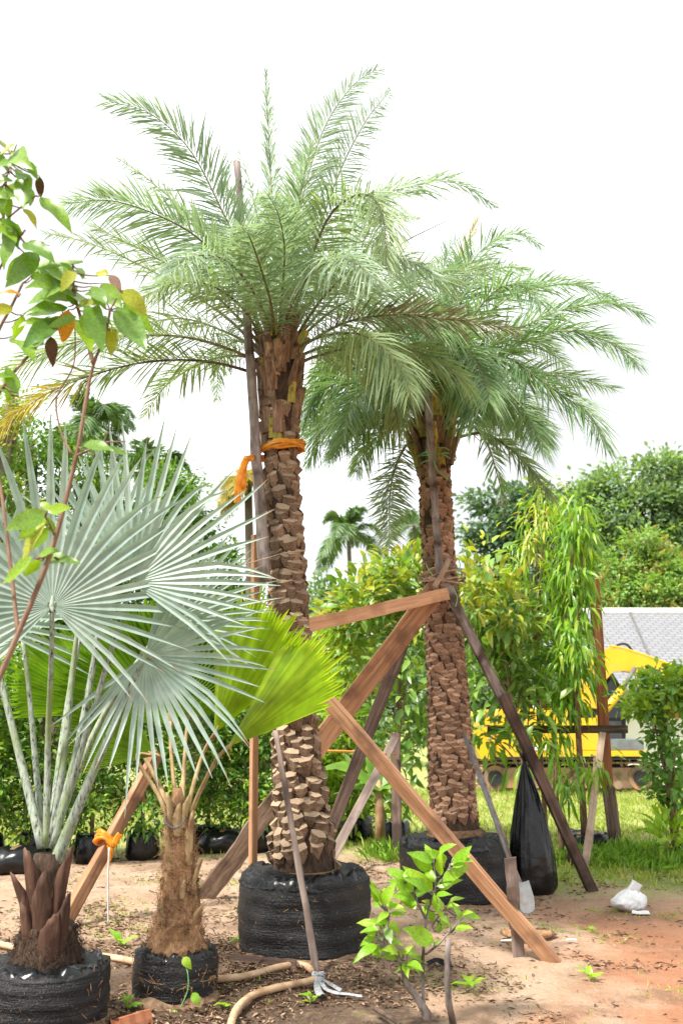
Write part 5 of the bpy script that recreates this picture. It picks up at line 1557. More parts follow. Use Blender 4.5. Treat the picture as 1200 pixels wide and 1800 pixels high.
hose_pts = [(-60, 1652), (0, 1660), (60, 1672), (130, 1676), (190, 1682), (240, 1692), (300, 1715), (360, 1722), (430, 1716), (490, 1700), (530, 1696), (552, 1708)]
m = MB(); m.tube(crv([G(x, y, .022 + max(0, gz(G(x, y).x, G(x, y).y))) for x, y in hose_pts], 90), .019, seg=10)
tag(m.build('garden_hose', M['hose'], None, smooth=True), 'tan garden hose running behind the small fan palm to the thin leaning pole', 'hose')
hose_pts = [(556, 1722), (520, 1730), (480, 1738), (440, 1752), (415, 1776), (404, 1810), (398, 1850)]
m = MB(); m.tube(crv([G(x, y, .022 + max(0, gz(G(x, y).x, G(x, y).y))) for x, y in hose_pts], 70), .019, seg=10)
tag(m.build('garden_hose', M['hose'], None, smooth=True), 'tan garden hose curving toward the camera from the foot of the thin pole', 'hose')
rg_ = thing('white_rag', 'grey-white plastic rag knotted round the foot of the thin pole', 'rag', on_ground(562, 1735))
m = MB(); kb = P(559, 1716, G(559, 1722).y - .01)
for j in range(3):
    m.tube([kb + Vector((math.cos(a) * .028, math.sin(a) * .028, .01 * j - .01 + .006 * math.sin(a * 3))) for a in [2 * math.pi * k / 12 for k in range(13)]], .009, seg=6, jit=.2)
m.build('knot', M['string_white'], rg_, smooth=True)
for pts, w in (([(560, 1718, .04), (558, 1732, .02), (560, 1744, .008), (564, 1750, .006)], .03), ([(562, 1720, .04), (572, 1738, .02), (592, 1746, .01), (612, 1748, .01), (636, 1752, .008)], .018), ([(562, 1720, .05), (580, 1730, .02), (600, 1742, .012)], .03)):
    m = MB(); strip([G(x, y, z + .012) for x, y, z in pts], w, Vector((0, -.4, 1)), m, wv=.6); m.build('tail', M['string_white'], rg_, smooth=True)

# ------------------------------------------------------------------ sacks and bags
def sack():
    b = on_ground(938, 1578); Yb = b.y + .16
    c = Vector((P(938, 1576, Yb).x, Yb, b.z))
    topz = P(931, 1338, Yb).z - c.z; s = 1 / ppm(P(938, 1500, Yb))
    th = thing('rubbish_sack', 'tall black plastic sack hanging from the slanting brown board', 'sack', c)
    key = [(0, 30, 0), (.02, 36, 0), (.06, 40, 0), (.16, 40.5, 0), (.30, 38, -1), (.45, 33, -2), (.60, 26.5, -3), (.75, 19.5, -5), (.88, 11, -7), (.95, 6, -8), (1.0, 3.5, -8)]
    prof, cxs = [], []
    N = 60
    for i in range(N + 1):
        t = i / N
        for q in range(len(key) - 1):
            if key[q][0] <= t <= key[q + 1][0]:
                u = (t - key[q][0]) / (key[q + 1][0] - key[q][0]); break
        prof.append(((key[q][1] + (key[q + 1][1] - key[q][1]) * u) * s, t * topz)); cxs.append((key[q][2] + (key[q + 1][2] - key[q][2]) * u) * s)
    def disp(q, a, i):
        t = i / N
        k = 1 + (.05 + .16 * t) * (1 - .5 * t * t) * noise.noise(Vector((math.cos(a) * 3.2, math.sin(a) * 3.2, t * 1.6)))
        k += (.04 + .10 * t) * noise.noise(Vector((math.cos(a) * 8, math.sin(a) * 8, t * 2.2 + 4)))
        k += .06 * noise.noise(Vector((math.cos(a) * 2.4, math.sin(a) * 2.4, t * 9 + 2))) * (1 - t)
        return Vector((q.x * k + cxs[i] * 1.0, q.y * k * .75, q.z))
    m = MB(); m.lathe(c, prof, 72, disp); m.build('bag', M['plastic_black'], th, smooth=True)
    m = MB(); m.lathe(c + Vector((cxs[-1], 0, topz - .01)), [(.008, 0), (.02, .02), (.03, .05), (.022, .07)], 16, lambda q, a, i: q * (1 + .3 * math.sin(a * 5))); m.build('knot', M['plastic_black'], th, smooth=True)
sack()

def white_bag():
    b = on_ground(1117, 1606); c = b + Vector((0, .12, 0)); s = 1 / ppm(b)
    th = thing('carrier_bag', 'crumpled white plastic bag lying on the sandy ground', 'bag', c)
    N, K = 46, 96; prof = []
    for i in range(N + 1):
        t = i / N
        r = 34 * s * math.sin(math.pi * (.10 + .88 * t)) ** .6 * (1 - .25 * t)
        prof.append((max(.004, r), 36 * s * t))
    def disp(q, a, i):
        k = 1 + .24 * noise.noise(Vector((math.cos(a) * 1.5, math.sin(a) * 1.5, q.z * 8))) + .16 * abs(noise.noise(Vector((math.cos(a) * 4, math.sin(a) * 4, q.z * 26)))) + .06 * noise.noise(Vector((math.cos(a) * 11, math.sin(a) * 11, q.z * 40)))
        return Vector((q.x * k, q.y * k * .8, q.z * (1 + .25 * noise.noise(Vector((math.cos(a) * 1.3 + 4, math.sin(a) * 1.3, 2))))))
    m = MB(); m.lathe(c, prof, K, disp); m.build('bag', M['plastic_white'], th, smooth=True)
    m = MB(); strip([c + Vector((-.02, -.01, .10)), c + Vector((.02, -.02, .15)), c + Vector((.05, -.02, .20))], .09, Vector((0, -1, .2)), m, wv=.5); m.build('handle', M['plastic_white'], th, smooth=True)
    m = MB(); strip([c + Vector((-.04, -.16, .01)), c + Vector((.02, -.19, .012)), c + Vector((.08, -.18, .012))], .07, Vector((0, -.2, 1)), m); m.build('loose_edge', M['plastic_white'], th, smooth=True)
white_bag()
def scrap(name, label, px, py, pts, mat, w, cat):
    m = MB(); c = on_ground(px, py)
    strip([c + Vector(p) for p in pts], w, Vector((0, -.2, 1)), m, wv=.6)
    tag(m.build(name, mat, None, smooth=True), label, cat)
scrap('plastic_scrap', 'black plastic scrap on the sand behind the bright sapling', 768, 1702, [(-.06, 0, .02), (0, .02, .035), (.04, 0, .02), (.08, .01, .012)], M['plastic_black'], .06, 'scrap')
scrap('plastic_scrap', 'grey plastic scrap on the ground by the rear root ball', 716, 1590, [(-.05, 0, .02), (0, .02, .03), (.05, 0, .015)], M['metal'], .05, 'scrap')
scrap('plastic_scrap', 'tiny pale blue strip on the sand right of the slanting board', 1003, 1656, [(-.03, 0, .012), (0, .01, .014), (.035, 0, .012)], M['string'], .02, 'scrap')
scrap('plastic_scrap', 'flat grey strip lying behind the short dark stake', 905, 1658, [(-.09, 0, .012), (0, .01, .016), (.09, -.01, .012)], M['string'], .025, 'scrap')
# coconut husk half behind the board
m = MB(); cc = on_ground(935, 1660) + Vector((0, .12, 0)); m.lathe(cc, [(.04, 0), (.10, .012), (.14, .035), (.12, .055), (.05, .065)], 24, lambda q, a, i: Vector((q.x * (1.25 + .2 * noise.noise(q * 14)), q.y * .6, q.z * (1 + .4 * noise.noise(q * 20)))))
tag(m.build('dry_husk', M['fibre'], None, smooth=True), 'brown dry husk lying behind the slanting orange-brown board', 'husk')

# ------------------------------------------------------------------ potted hedge shrubs and young trees
def grow_bag(th, c, r, h, seed):
    m = MB()
    prof = [(r * .9, 0), (r * .98, h * .1), (r, h * .35), (r * .97, h * .7), (r * .93, h * .92), (r * .85, h), (r * .6, h * .96)]
    def disp(q, a, i):
        k = 1 + .10 * noise.noise(Vector((math.cos(a) * 2, math.sin(a) * 2, q.z * 5 + seed))) + .05 * noise.noise(Vector((math.cos(a) * 8, math.sin(a) * 8, q.z * 14 + seed)))
        return Vector((q.x * k, q.y * k, q.z + (h * .12 * noise.noise(Vector((math.cos(a) * 3, math.sin(a) * 3, seed))) if i > 3 else 0)))
    m.lathe(c, prof, 28, disp)
    return m.build('grow_bag', M['plastic_black'], th, smooth=True)

def stem_limbs(th, base, top, tips, r, mat, name='trunk', n_l=10):
    m = MB()
    c = crv([base, base.lerp(top, .5) + Vector((rnd.uniform(-.04, .04), rnd.uniform(-.04, .04), 0)) * (top - base).length, top], 12)
    m.tube(c, [r * (1 - .6 * i / 11) for i in range(12)], seg=7)
    t = m.build(name, mat, th, smooth=True)
    pick = list(tips); rnd.shuffle(pick)
    for q in pick[:n_l]:
        q = Vector(q); s = rnd.uniform(.25, .8); a = c[int(s * 11)]
        mid = a.lerp(q, .5) + Vector((0, 0, .08 * (q - a).length))
        m2 = MB(); m2.tube(crv([a, mid, q], 7), [r * .38 * (1 - .75 * i / 6) for i in range(7)], seg=5)
        m2.build('branch', mat, t, smooth=True)
    return t

def hedge_shrub(px, pbase, ptop, wpx, label, nl=1, light=.2, Y=None, seed=0):
    b = on_ground(px, pbase)
    H = P(px, ptop, b.y).z; w = wpx / 2 / ppm(b)
    th = thing('nursery_shrub', label, 'shrub', b, 'bagged shrubs along the hedge line')
    grow_bag(th, b, .17, .27, seed)
    els = []
    for k in range(5):
        z = .42 + (H - .55) * (k + .3) / 5
        els.append((b + Vector((rnd.uniform(-.12, .12), rnd.uniform(-.1, .1), z)), Vector((w * rnd.uniform(.8, 1.1), .38, (H - .4) / 5 * 1.1))))
    (v, g), cc = crown(els, int(190 * nl), 18, .12, .082, .036, up=.3, shell=.25, gap=-.28)
    ell2 = [(c + Vector((0, 0, .05)), r * 1.05) for c, r in els]
    (v2, g2), _ = crown(ell2, int(210 * nl * light), 14, .09, .075, .032, up=.55, shell=.75)
    leaf_part('foliage', th, [(v, g, 0), (v2, g2, 1)], [M['lf_hedge'], M['lf_hedge_light']])
    stem_limbs(th, b + Vector((0, 0, .2)), b + Vector((0, 0, H * .8)), cc, .022, M['bark_brown'], 'stem', 8)

hs = [(-25, 1518, 1150, 'leafy green shrub in a black bag at the far left edge'), (62, 1512, 1130, 'leafy green shrub in a black bag behind the silver fan palm trunk'),
      (160, 1516, 1140, 'leafy green shrub in a black bag behind the ribbon-knotted timber'), (250, 1510, 1120, 'leafy green shrub in a black bag left of the small fan palm trunk'),
      (365, 1498, 1130, 'leafy green shrub in a black bag right of the small fan palm trunk'), (452, 1498, 1150, 'leafy green shrub in a black bag just left of the front palm trunk')]
for k, (x, y, t, lb) in enumerate(hs):
    hedge_shrub(x, y, t, 130, lb, seed=k, light=.28 if k < 2 else .16)
# bags lying on their side / extra
for k, (x, y, lb) in enumerate([(30, 1536, 'slumped black plastic grow bag behind the silver palm trunk'), (395, 1500, 'black plastic grow bag beside the thin square post')]):
    b = on_ground(x, y); th = thing('slumped_bag', lb, 'bag', b)
    m = MB(); m.lathe(b, [(.16, 0), (.21, .06), (.22, .13), (.17, .20), (.07, .235)], 26, lambda q, a, i: Vector((q.x * (1.25 + .2 * noise.noise(q * 7)), q.y * (1 + .2 * noise.noise(q * 9)), q.z * (1 + .25 * noise.noise(q * 12)))))
    m.build('bag', M['plastic_black'], th, smooth=True)
    m = MB(); m.lathe(b + Vector((0, 0, .20)), [(.10, 0), (.08, .03), (.02, .045)], 14); m.build('soil', M['rootmat'], th, smooth=True)

def young_tree(label, base, ells_px, Y, L, W, mats, n, per, cr, name='young_tree', bag=(.2, .27), trunk_r=.03, up=.3, droop=.15, sag=.1, top_yellow=None, kind='leaf', shell=.3, depth=.42, ntips=12, group='young trees in black bags', seed=0, outward=.5):
    b = on_ground(*base) if Y is None else Vector((P(base[0], base[1], Y).x, Y, 0))
    Yb = b.y
    th = thing(name, label, 'tree', b, group)
    if bag: grow_bag(th, b, bag[0], bag[1], seed + 3)
    els = []
    for (x, y, rx, ry) in ells_px:
        c = P(x, y, Yb); s = 1 / ppm(c)
        els.append((c + Vector((0, rnd.uniform(-.1, .1), 0)), Vector((rx * s, max(depth, rx * s * .8), ry * s))))
    (v, g), cc = crown(els, n, per, cr, L, W, up=up, droop=droop, sag=sag, kind=kind, shell=shell, outward=outward, gap=-.12)
    bt = [(v, g, 0)]
    if top_yellow:
        els2 = [e for e, q in zip(els, ells_px) if q[1] < top_yellow[0]]
        (v2, g2), _ = crown(els2, top_yellow[1], per, cr * .8, L * .9, W * .9, up=up + .2, droop=droop, sag=sag, kind=kind, shell=.8)
        bt.append((v2, g2, 1))
    leaf_part('foliage', th, bt, mats)
    tip = min(ells_px, key=lambda q: q[1])
    stem_limbs(th, b + Vector((0, 0, (bag[1] * .8 if bag else 0))), P(tip[0], tip[1], Yb), cc, trunk_r, M['bark_brown'], 'trunk', ntips)
    return th

SH = [M['lf_shrub'], M['lf_shrub_yellow']]
young_tree('bushy young tree with yellow-tinged top between the two date palms', (690, 1496), [(690, 1010, 45, 45), (640, 1060, 40, 45), (735, 1050, 40, 60), (680, 1120, 60, 55), (720, 1190, 55, 60), (690, 1270, 60, 60), (730, 1330, 45, 60), (660, 1370, 35, 50)],
           11.4, .185, .072, SH, 185, 9, .19, top_yellow=(1100, 60), seed=1)
young_tree('young tree with pale green leaves right beside the front palm trunk', (625, 1500), [(605, 1105, 40, 45), (620, 1180, 42, 55), (600, 1260, 45, 55), (625, 1340, 45, 60), (610, 1400, 45, 50), (570, 1330, 35, 60)],
           11.9, .15, .06, [M['lf_hedge_light'], M['lf_shrub_yellow']], 170, 11, .16, top_yellow=(1130, 40), seed=2)
young_tree('young tree with dark narrow leaves right behind the front palm base', (575, 1500), [(570, 1300, 45, 60), (580, 1380, 50, 60), (620, 1430, 40, 45), (540, 1400, 40, 60)],
           12.4, .11, .04, [M['lf_hedge'], M['lf_shrub']], 170, 14, .14, seed=3, bag=(.16, .26))
young_tree('large-leaved young tree right of the rear palm trunk', (948, 1470), [(862, 1000, 35, 45), (830, 1060, 30, 50), (890, 1080, 45, 55), (850, 1150, 45, 55), (910, 1160, 50, 60), (865, 1225, 50, 50), (920, 1225, 38, 40), (850, 1290, 34, 35), (900, 1285, 34, 24), (950, 1270, 24, 26)],
           11.0, .205, .072, SH, 150, 9, .2, top_yellow=(1090, 42), droop=.35, seed=4, bag=None)
young_tree('slim weeping young tree with a bare stem behind the slanting brown board', (960, 1476), [(958, 880, 26, 38), (945, 930, 30, 35), (925, 990, 34, 50), (955, 1060, 35, 60), (930, 1130, 36, 60), (965, 1200, 30, 60)],
           11.6, .14, .032, [M['lf_ashoka'], M['lf_shrub_yellow']], 120, 8, .13, up=-.35, droop=.3, sag=.5, top_yellow=(1000, 40), seed=5, bag=None, outward=.2)
young_tree('dense weeping young tree with long drooping leaves against the tall reddish post', (1028, 1492), [(1005, 900, 24, 24), (1015, 945, 28, 36), (1008, 1010, 30, 44), (1012, 1080, 26, 54), (1000, 1150, 30, 50), (1005, 1220, 18, 30)],
           11.0, .15, .036, [M['lf_ashoka']], 330, 8, .14, up=-.4, droop=.35, sag=.5, seed=6, bag=(.26, .2), outward=.2, trunk_r=.04)
young_tree('low weeping branch tree hanging in front of the excavator track', (985, 1470), [(985, 1370, 18, 26), (1032, 1350, 12, 26), (920, 1345, 26, 20), (975, 1300, 20, 26)],
           10.8, .17, .034, [M['lf_ashoka']], 34, 8, .12, up=-.4, droop=.35, sag=.5, seed=7, bag=None, outward=.2, trunk_r=.025)
# vine-grown bush at the right edge
vt = young_tree('vine-smothered bush leaning in at the right edge beside the white wall', (1190, 1500), [(1160, 1205, 36, 26), (1200, 1210, 30, 30), (1112, 1232, 16, 14), (1140, 1245, 20, 12), (1175, 1300, 36, 28), (1155, 1330, 28, 28), (1195, 1365, 34, 40), (1205, 1430, 24, 50), (1170, 1390, 18, 24)],
                10.4, .085, .058, [M['lf_vine'], M['lf_hedge_light']], 210, 13, .10, name='vine_bush', bag=None, trunk_r=.05, top_yellow=(1260, 90), seed=8, group='bushes')
young_tree('small broad-leaved plant in the grass below the vine-smothered bush', (1175, 1490), [(1170, 1462, 20, 26), (1190, 1475, 18, 20)],
           10.0, .19, .06, [M['lf_bright']], 12, 8, .10, name='leafy_plant', bag=None, trunk_r=.012, seed=9, ntips=3, group='bushes', up=.6, droop=0)

# banana-like plants
def big_leaf(th, base, tip, w, mat, name='leaf', sagk=.2):
    base, tip = Vector(base), Vector(tip); n = 12
    c = crv([base, base.lerp(tip, .55) + Vector((0, 0, .18 * (tip - base).length)), tip], n)
    vs2, fs = [], []
    sd = (tip - base).cross(Vector((0, -.5, .8))).normalized()
    for i, p in enumerate(c):
        t = i / (n - 1); ww = w * (math.sin(math.pi * min(1, .08 + .92 * t) ** .8) ** .6) * .5
        u = rnd.uniform(-.01, .01)
        vs2 += [p - sd * ww + Vector((0, 0, -.12 * ww + u)), p - sd * ww * .5 + Vector((0, 0, .1 * ww)), p, p + sd * ww * .5 + Vector((0, 0, .1 * ww)), p + sd * ww + Vector((0, 0, -.12 * ww - u))]
    for i in range(n - 1):
        for k in range(4):
            a = i * 5 + k; fs.append((a, a + 1, a + 6, a + 5))
    m = MB(); m.add(vs2, fs); return m.build(name, mat, th, smooth=True)
bn = thing('banana_plant', 'young banana plant with broad bright leaves behind the crossed timbers', 'plant', on_ground(668, 1492))
bo = ORG[bn.name]
m = MB(); m.tube([bo, bo + Vector((0, 0, .35)), bo + Vector((-.02, 0, .7))], [.06, .05, .035], seg=10); m.build('stem', M['petiole_tan'], bn, smooth=True)
for (x, y, w) in ((560, 1352, .2), (690, 1345, .22), (655, 1390, .2), (720, 1395, .18), (600, 1400, .18), (640, 1300, .18)):
    big_leaf(bn, bo + Vector((0, -.02, .62)), P(x, y, bo.y + rnd.uniform(-.4, .3)), w, M['lf_banana'])

# ------------------------------------------------------------------ background trees
def bg_tree(label, Y, ells_px, L, W, mats, n, per, cr, base_px=None, flat=.6, name='tree', seed=0, tips=None, shell=.45, group='background trees', trunk=None, gap=.0):
    bx = base_px if base_px is not None else sum(e[0] for e in ells_px) / len(ells_px)
    b = Vector((P(bx, 1300, Y).x, Y, 0))
    th = thing(name, label, 'tree', b, group)
    els = []
    for (x, y, rx, ry) in ells_px:
        c = P(x, y, Y); s = 1 / ppm(c)
        els.append((c + Vector((0, rnd.uniform(-.3, .3) * rx * s, 0)), Vector((rx * s, rx * s * .9, ry * s))))
    (v, g), cc = crown(els, int(n * 1.3), int(per * 1.7), cr * .85, L * .52, W * .55, kind='quad', shell=shell, flat=flat, gap=gap)
    bt = [(v, g, 0)]
    if tips:
        (v2, g2), _ = crown(els, tips, per, cr * .6, L * .52, W * .55, kind='quad', shell=.95, up=.8, gap=gap)
        bt.append((v2, g2, 1))
    leaf_part('crown', th, bt, mats)
    top = max(els, key=lambda e: e[0].z)[0]
    stem_limbs(th, b, top, [e[0] + Vector((0, 0, -.2 * e[1].z)) for e in els] + [tuple(q) for q in cc[:10]], trunk or (top.z * .03 + .05), M['bark_far'], 'trunk', len(els) + 10)

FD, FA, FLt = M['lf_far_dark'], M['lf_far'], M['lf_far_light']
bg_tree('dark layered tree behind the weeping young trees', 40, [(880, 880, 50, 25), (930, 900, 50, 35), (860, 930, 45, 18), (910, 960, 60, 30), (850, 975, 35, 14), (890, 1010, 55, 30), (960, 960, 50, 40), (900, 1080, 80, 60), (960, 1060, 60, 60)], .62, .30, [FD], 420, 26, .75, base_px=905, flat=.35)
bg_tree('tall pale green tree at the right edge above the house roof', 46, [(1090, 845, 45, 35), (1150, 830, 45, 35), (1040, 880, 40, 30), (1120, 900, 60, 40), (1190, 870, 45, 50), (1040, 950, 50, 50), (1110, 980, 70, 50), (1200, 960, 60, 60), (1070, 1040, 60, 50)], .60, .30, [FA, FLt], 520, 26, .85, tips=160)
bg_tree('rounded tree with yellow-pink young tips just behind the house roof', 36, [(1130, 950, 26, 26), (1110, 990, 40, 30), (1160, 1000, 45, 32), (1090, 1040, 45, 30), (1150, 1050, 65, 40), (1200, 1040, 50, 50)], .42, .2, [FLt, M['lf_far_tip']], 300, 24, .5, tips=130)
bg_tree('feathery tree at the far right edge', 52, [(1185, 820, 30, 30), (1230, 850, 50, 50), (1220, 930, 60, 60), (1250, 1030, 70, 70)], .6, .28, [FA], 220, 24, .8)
bg_tree('leafy tree behind the left hedge above the silver fan palm', 16, [(60, 790, 60, 50), (130, 830, 60, 50), (20, 860, 60, 60), (180, 900, 60, 60), (90, 940, 90, 70), (220, 980, 70, 70), (30, 1020, 80, 80), (150, 1060, 90, 70), (260, 1090, 70, 60)], .19, .09, [M['lf_hedge'], M['lf_hedge_light']], 560, 26, .32, tips=120)
bg_tree('leafy tree behind the hedge right of the silver fan palm', 17.5, [(290, 850, 40, 50), (330, 900, 40, 50), (300, 960, 60, 60), (360, 1010, 60, 60), (420, 1080, 50, 60), (340, 1120, 80, 60), (430, 1160, 60, 60)], .19, .09, [M['lf_hedge'], M['lf_far_light']], 430, 26, .32, tips=110)
bg_tree('yellow-green tree at the left edge behind the hedge', 14.5, [(-20, 720, 60, 45), (20, 700, 30, 25), (-30, 800, 60, 60), (-10, 900, 60, 70)], .16, .075, [FLt, M['lf_shrub_yellow']], 220, 24, .28, tips=60)
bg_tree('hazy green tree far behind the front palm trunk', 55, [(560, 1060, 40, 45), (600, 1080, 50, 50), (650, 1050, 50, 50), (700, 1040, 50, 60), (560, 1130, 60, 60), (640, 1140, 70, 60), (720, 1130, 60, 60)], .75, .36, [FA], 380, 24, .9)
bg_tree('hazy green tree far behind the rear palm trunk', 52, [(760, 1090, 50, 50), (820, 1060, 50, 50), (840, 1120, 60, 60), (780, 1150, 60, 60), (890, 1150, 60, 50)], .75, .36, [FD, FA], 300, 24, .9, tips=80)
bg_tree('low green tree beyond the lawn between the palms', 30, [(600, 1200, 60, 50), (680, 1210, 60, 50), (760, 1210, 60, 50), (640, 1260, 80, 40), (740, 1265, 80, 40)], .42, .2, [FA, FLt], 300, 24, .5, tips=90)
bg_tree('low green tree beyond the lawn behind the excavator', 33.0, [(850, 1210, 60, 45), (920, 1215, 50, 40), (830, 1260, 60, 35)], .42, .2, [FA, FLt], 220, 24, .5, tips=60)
bg_tree('low dark tree beyond the hedge behind the small fan palm', 20, [(420, 1240, 60, 60), (500, 1230, 60, 60), (560, 1240, 50, 60), (460, 1310, 80, 50), (540, 1320, 60, 50)], .24, .11, [M['lf_hedge'], FLt], 330, 24, .36, tips=70)
bg_tree('low dark tree beyond the hedge at far left', 19, [(-60, 1180, 80, 70), (60, 1200, 80, 70), (180, 1210, 80, 70), (300, 1220, 80, 70), (-40, 1290, 80, 60), (120, 1300, 100, 60), (280, 1300, 100, 60)], .24, .11, [M['lf_hedge'], FLt], 520, 24, .36, tips=90)

def coconut(label, Y, hub, trunk_px, lpx, n, leafm, seed, L=.45, W=.05, angs=None, droop=1.0, name='coconut_palm', tr=.16):
    r_ = random.Random(seed)
    h = P(hub[0], hub[1], Y); s = 1 / ppm(h)
    b = Vector((P(trunk_px, 1300, Y).x, Y, 0))
    th = thing(name, label, 'palm tree', b, 'background palms')
    m = MB(); m.tube(crv([b, b.lerp(h, .5) + Vector((s * 8, 0, 0)), h], 14), [tr * (1.2 - .4 * i / 13) for i in range(14)], seg=9); m.build('trunk', M['bark_far'], th, smooth=True)
    for k in range(n):
        a = 2 * math.pi * k / n + r_.uniform(-.2, .2); e = r_.uniform(-.25, 1.2)
        l = lpx * s * r_.uniform(.85, 1.1)
        d = Vector((math.cos(a) * math.cos(e), math.sin(a) * math.cos(e), math.sin(e)))
        dr = droop * l * (.28 + .30 * math.cos(e))
        pts = [h, h + d * l * .35 + Vector((0, 0, -dr * .06)), h + d * l * .68 + Vector((0, 0, -dr * .38)), h + d * l * .92 + Vector((0, 0, -dr))]
        frond(th, pts, Lk=False, L=L, n=60, mat=leafm, r0=tr * .22, W=W * .62, vs_=(-18, 5), sag=.28, bare=(.12, 1), twist=r_.uniform(-.3, .3), amax=70, amin=35)
coconut('blurred coconut palm standing far off between the two date palms', 62, (612, 935), 606, 78, 15, M['lf_coco'], 3, L=.85, W=.10)
coconut('pale distant coconut palm just left of the rear palm trunk', 95, (727, 925), 722, 58, 12, M['lf_coco'], 4, L=1.0, W=.12)
coconut('coconut palm rising behind the silver fan palm', 26, (168, 745), 150, 95, 14, M['lf_coco'], 5, L=.55, W=.06)
coconut('coconut palm partly hidden behind the right side of the silver fan palm', 29, (268, 830), 262, 95, 13, M['lf_coco'], 6, L=.6, W=.065)
coconut('yellowing feather palm peeping out left of the front palm trunk', 14, (436, 850), 430, 62, 14, M['lf_date_yellow'], 7, L=.24, W=.02, name='feather_palm', tr=.07)

# ------------------------------------------------------------------ broad-leaved saplings with every leaf a part
def leaf_mesh(name, mat, seed, wr=.46, curl=.18):
    r_ = random.Random(seed)
    n = 9; vs2, fs = [], []
    pet = .08
    for i in range(n):
        t = i / (n - 1)
        w = wr * .58 * math.sin(math.pi * t ** .85) ** .85 * (1 - .35 * t)
        if i in (0, n - 1): w = .004
        z = -curl * t * t + .05 * math.sin(t * 5 + seed)
        lift = .20 + .08 * math.sin(seed * 3 + t * 4)
        wob = .02 * math.sin(t * 13 + seed)
        vs2 += [(-w, t, z + w * lift + wob), (-w * .5, t, z + w * lift * .35), (0, t, z), (w * .5, t, z + w * lift * .35), (w, t, z + w * lift - wob)]
    for i in range(n - 1):
        for k in range(4):
            a = i * 5 + k; fs.append((a, a + 1, a + 6, a + 5))
    me = bpy.data.meshes.new(name); me.from_pydata(vs2, [], fs); me.materials.append(mat)
    me.polygons.foreach_set('use_smooth', [True] * len(fs)); me.update()
    return me

def place_leaf(th, me, base, tip, wscale, nrm, name='leaf'):
    base, tip = Vector(base), Vector(tip)
    Yv = tip - base; L = Yv.length; Yv.normalize()
    N = Vector(nrm); N = (N - Yv * N.dot(Yv)).normalized(); X = Yv.cross(N)
    o = link(name, me, th)
    org = ORG[th.name]; b = base - org
    o.matrix_local = Matrix(((X.x * L * wscale, Yv.x * L, N.x * L, b.x), (X.y * L * wscale, Yv.y * L, N.y * L, b.y), (X.z * L * wscale, Yv.z * L, N.z * L, b.z), (0, 0, 0, 1)))
    return o

def nearest(pt, pts):
    return min(pts, key=lambda q: (q - pt).length)

def sapling(th, stems, leaves, Y, cs, org_xy, mats, meshsets, smat, spread=.10, seed=0, default='g', grow=1.0):
    """stems: list of (pixel path, r0, r1, dY0, dY1); leaves: (bx,by,tx,ty,code,wide) in crop pixels"""
    r_ = random.Random(seed)
    conv = lambda x, y: (org_xy[0] + x * cs, org_xy[1] + y * cs)
    pts_all = []
    first = None
    for (path, r0, r1, d0, d1) in stems:
        n = len(path) - 1
        c = crv([P(x, y, Y + d0 + (d1 - d0) * i / n) for i, (x, y) in enumerate(path)], 8 * n + 1)
        m = MB(); m.tube(c, [r0 + (r1 - r0) * i / (len(c) - 1) for i in range(len(c))], seg=8, jit=.06)
        if first is None: first = m.build('stem', smat, th, smooth=True)
        else: m.build('branch', smat, th, smooth=True)
        pts_all += c
    for q in leaves:
        bx, by, tx, ty = q[:4]; code = q[4] if len(q) > 4 else default; ws = q[5] if len(q) > 5 else 1.0
        b0, t0 = conv(bx, by), conv(tx, ty)
        a = P(b0[0], b0[1], Y)
        nb = nearest(a, pts_all)
        yb = nb.y + r_.uniform(-spread, spread) * .5
        yt = yb + r_.uniform(-spread, spread * .6)
        base_, tip_ = P(b0[0], b0[1], yb), P(t0[0], t0[1], yt)
        nr = toward(base_) * r_.uniform(.5, 1.0) + Vector((r_.uniform(-.5, .5), 0, r_.uniform(.2, 1.0)))
        lf = place_leaf(th, r_.choice(meshsets[code]), base_, base_ + (tip_ - base_) * grow, ws * grow * r_.uniform(.9, 1.2), nr)
        if .015 < (base_ - nb).length < .22:
            m = MB(); m.tube(crv([nb, nb.lerp(base_, .5) + Vector((0, 0, -.006)), base_], 6), [.0035, .003, .003, .0027, .0025, .002], seg=5)
            m.build('petiole', smat, th)

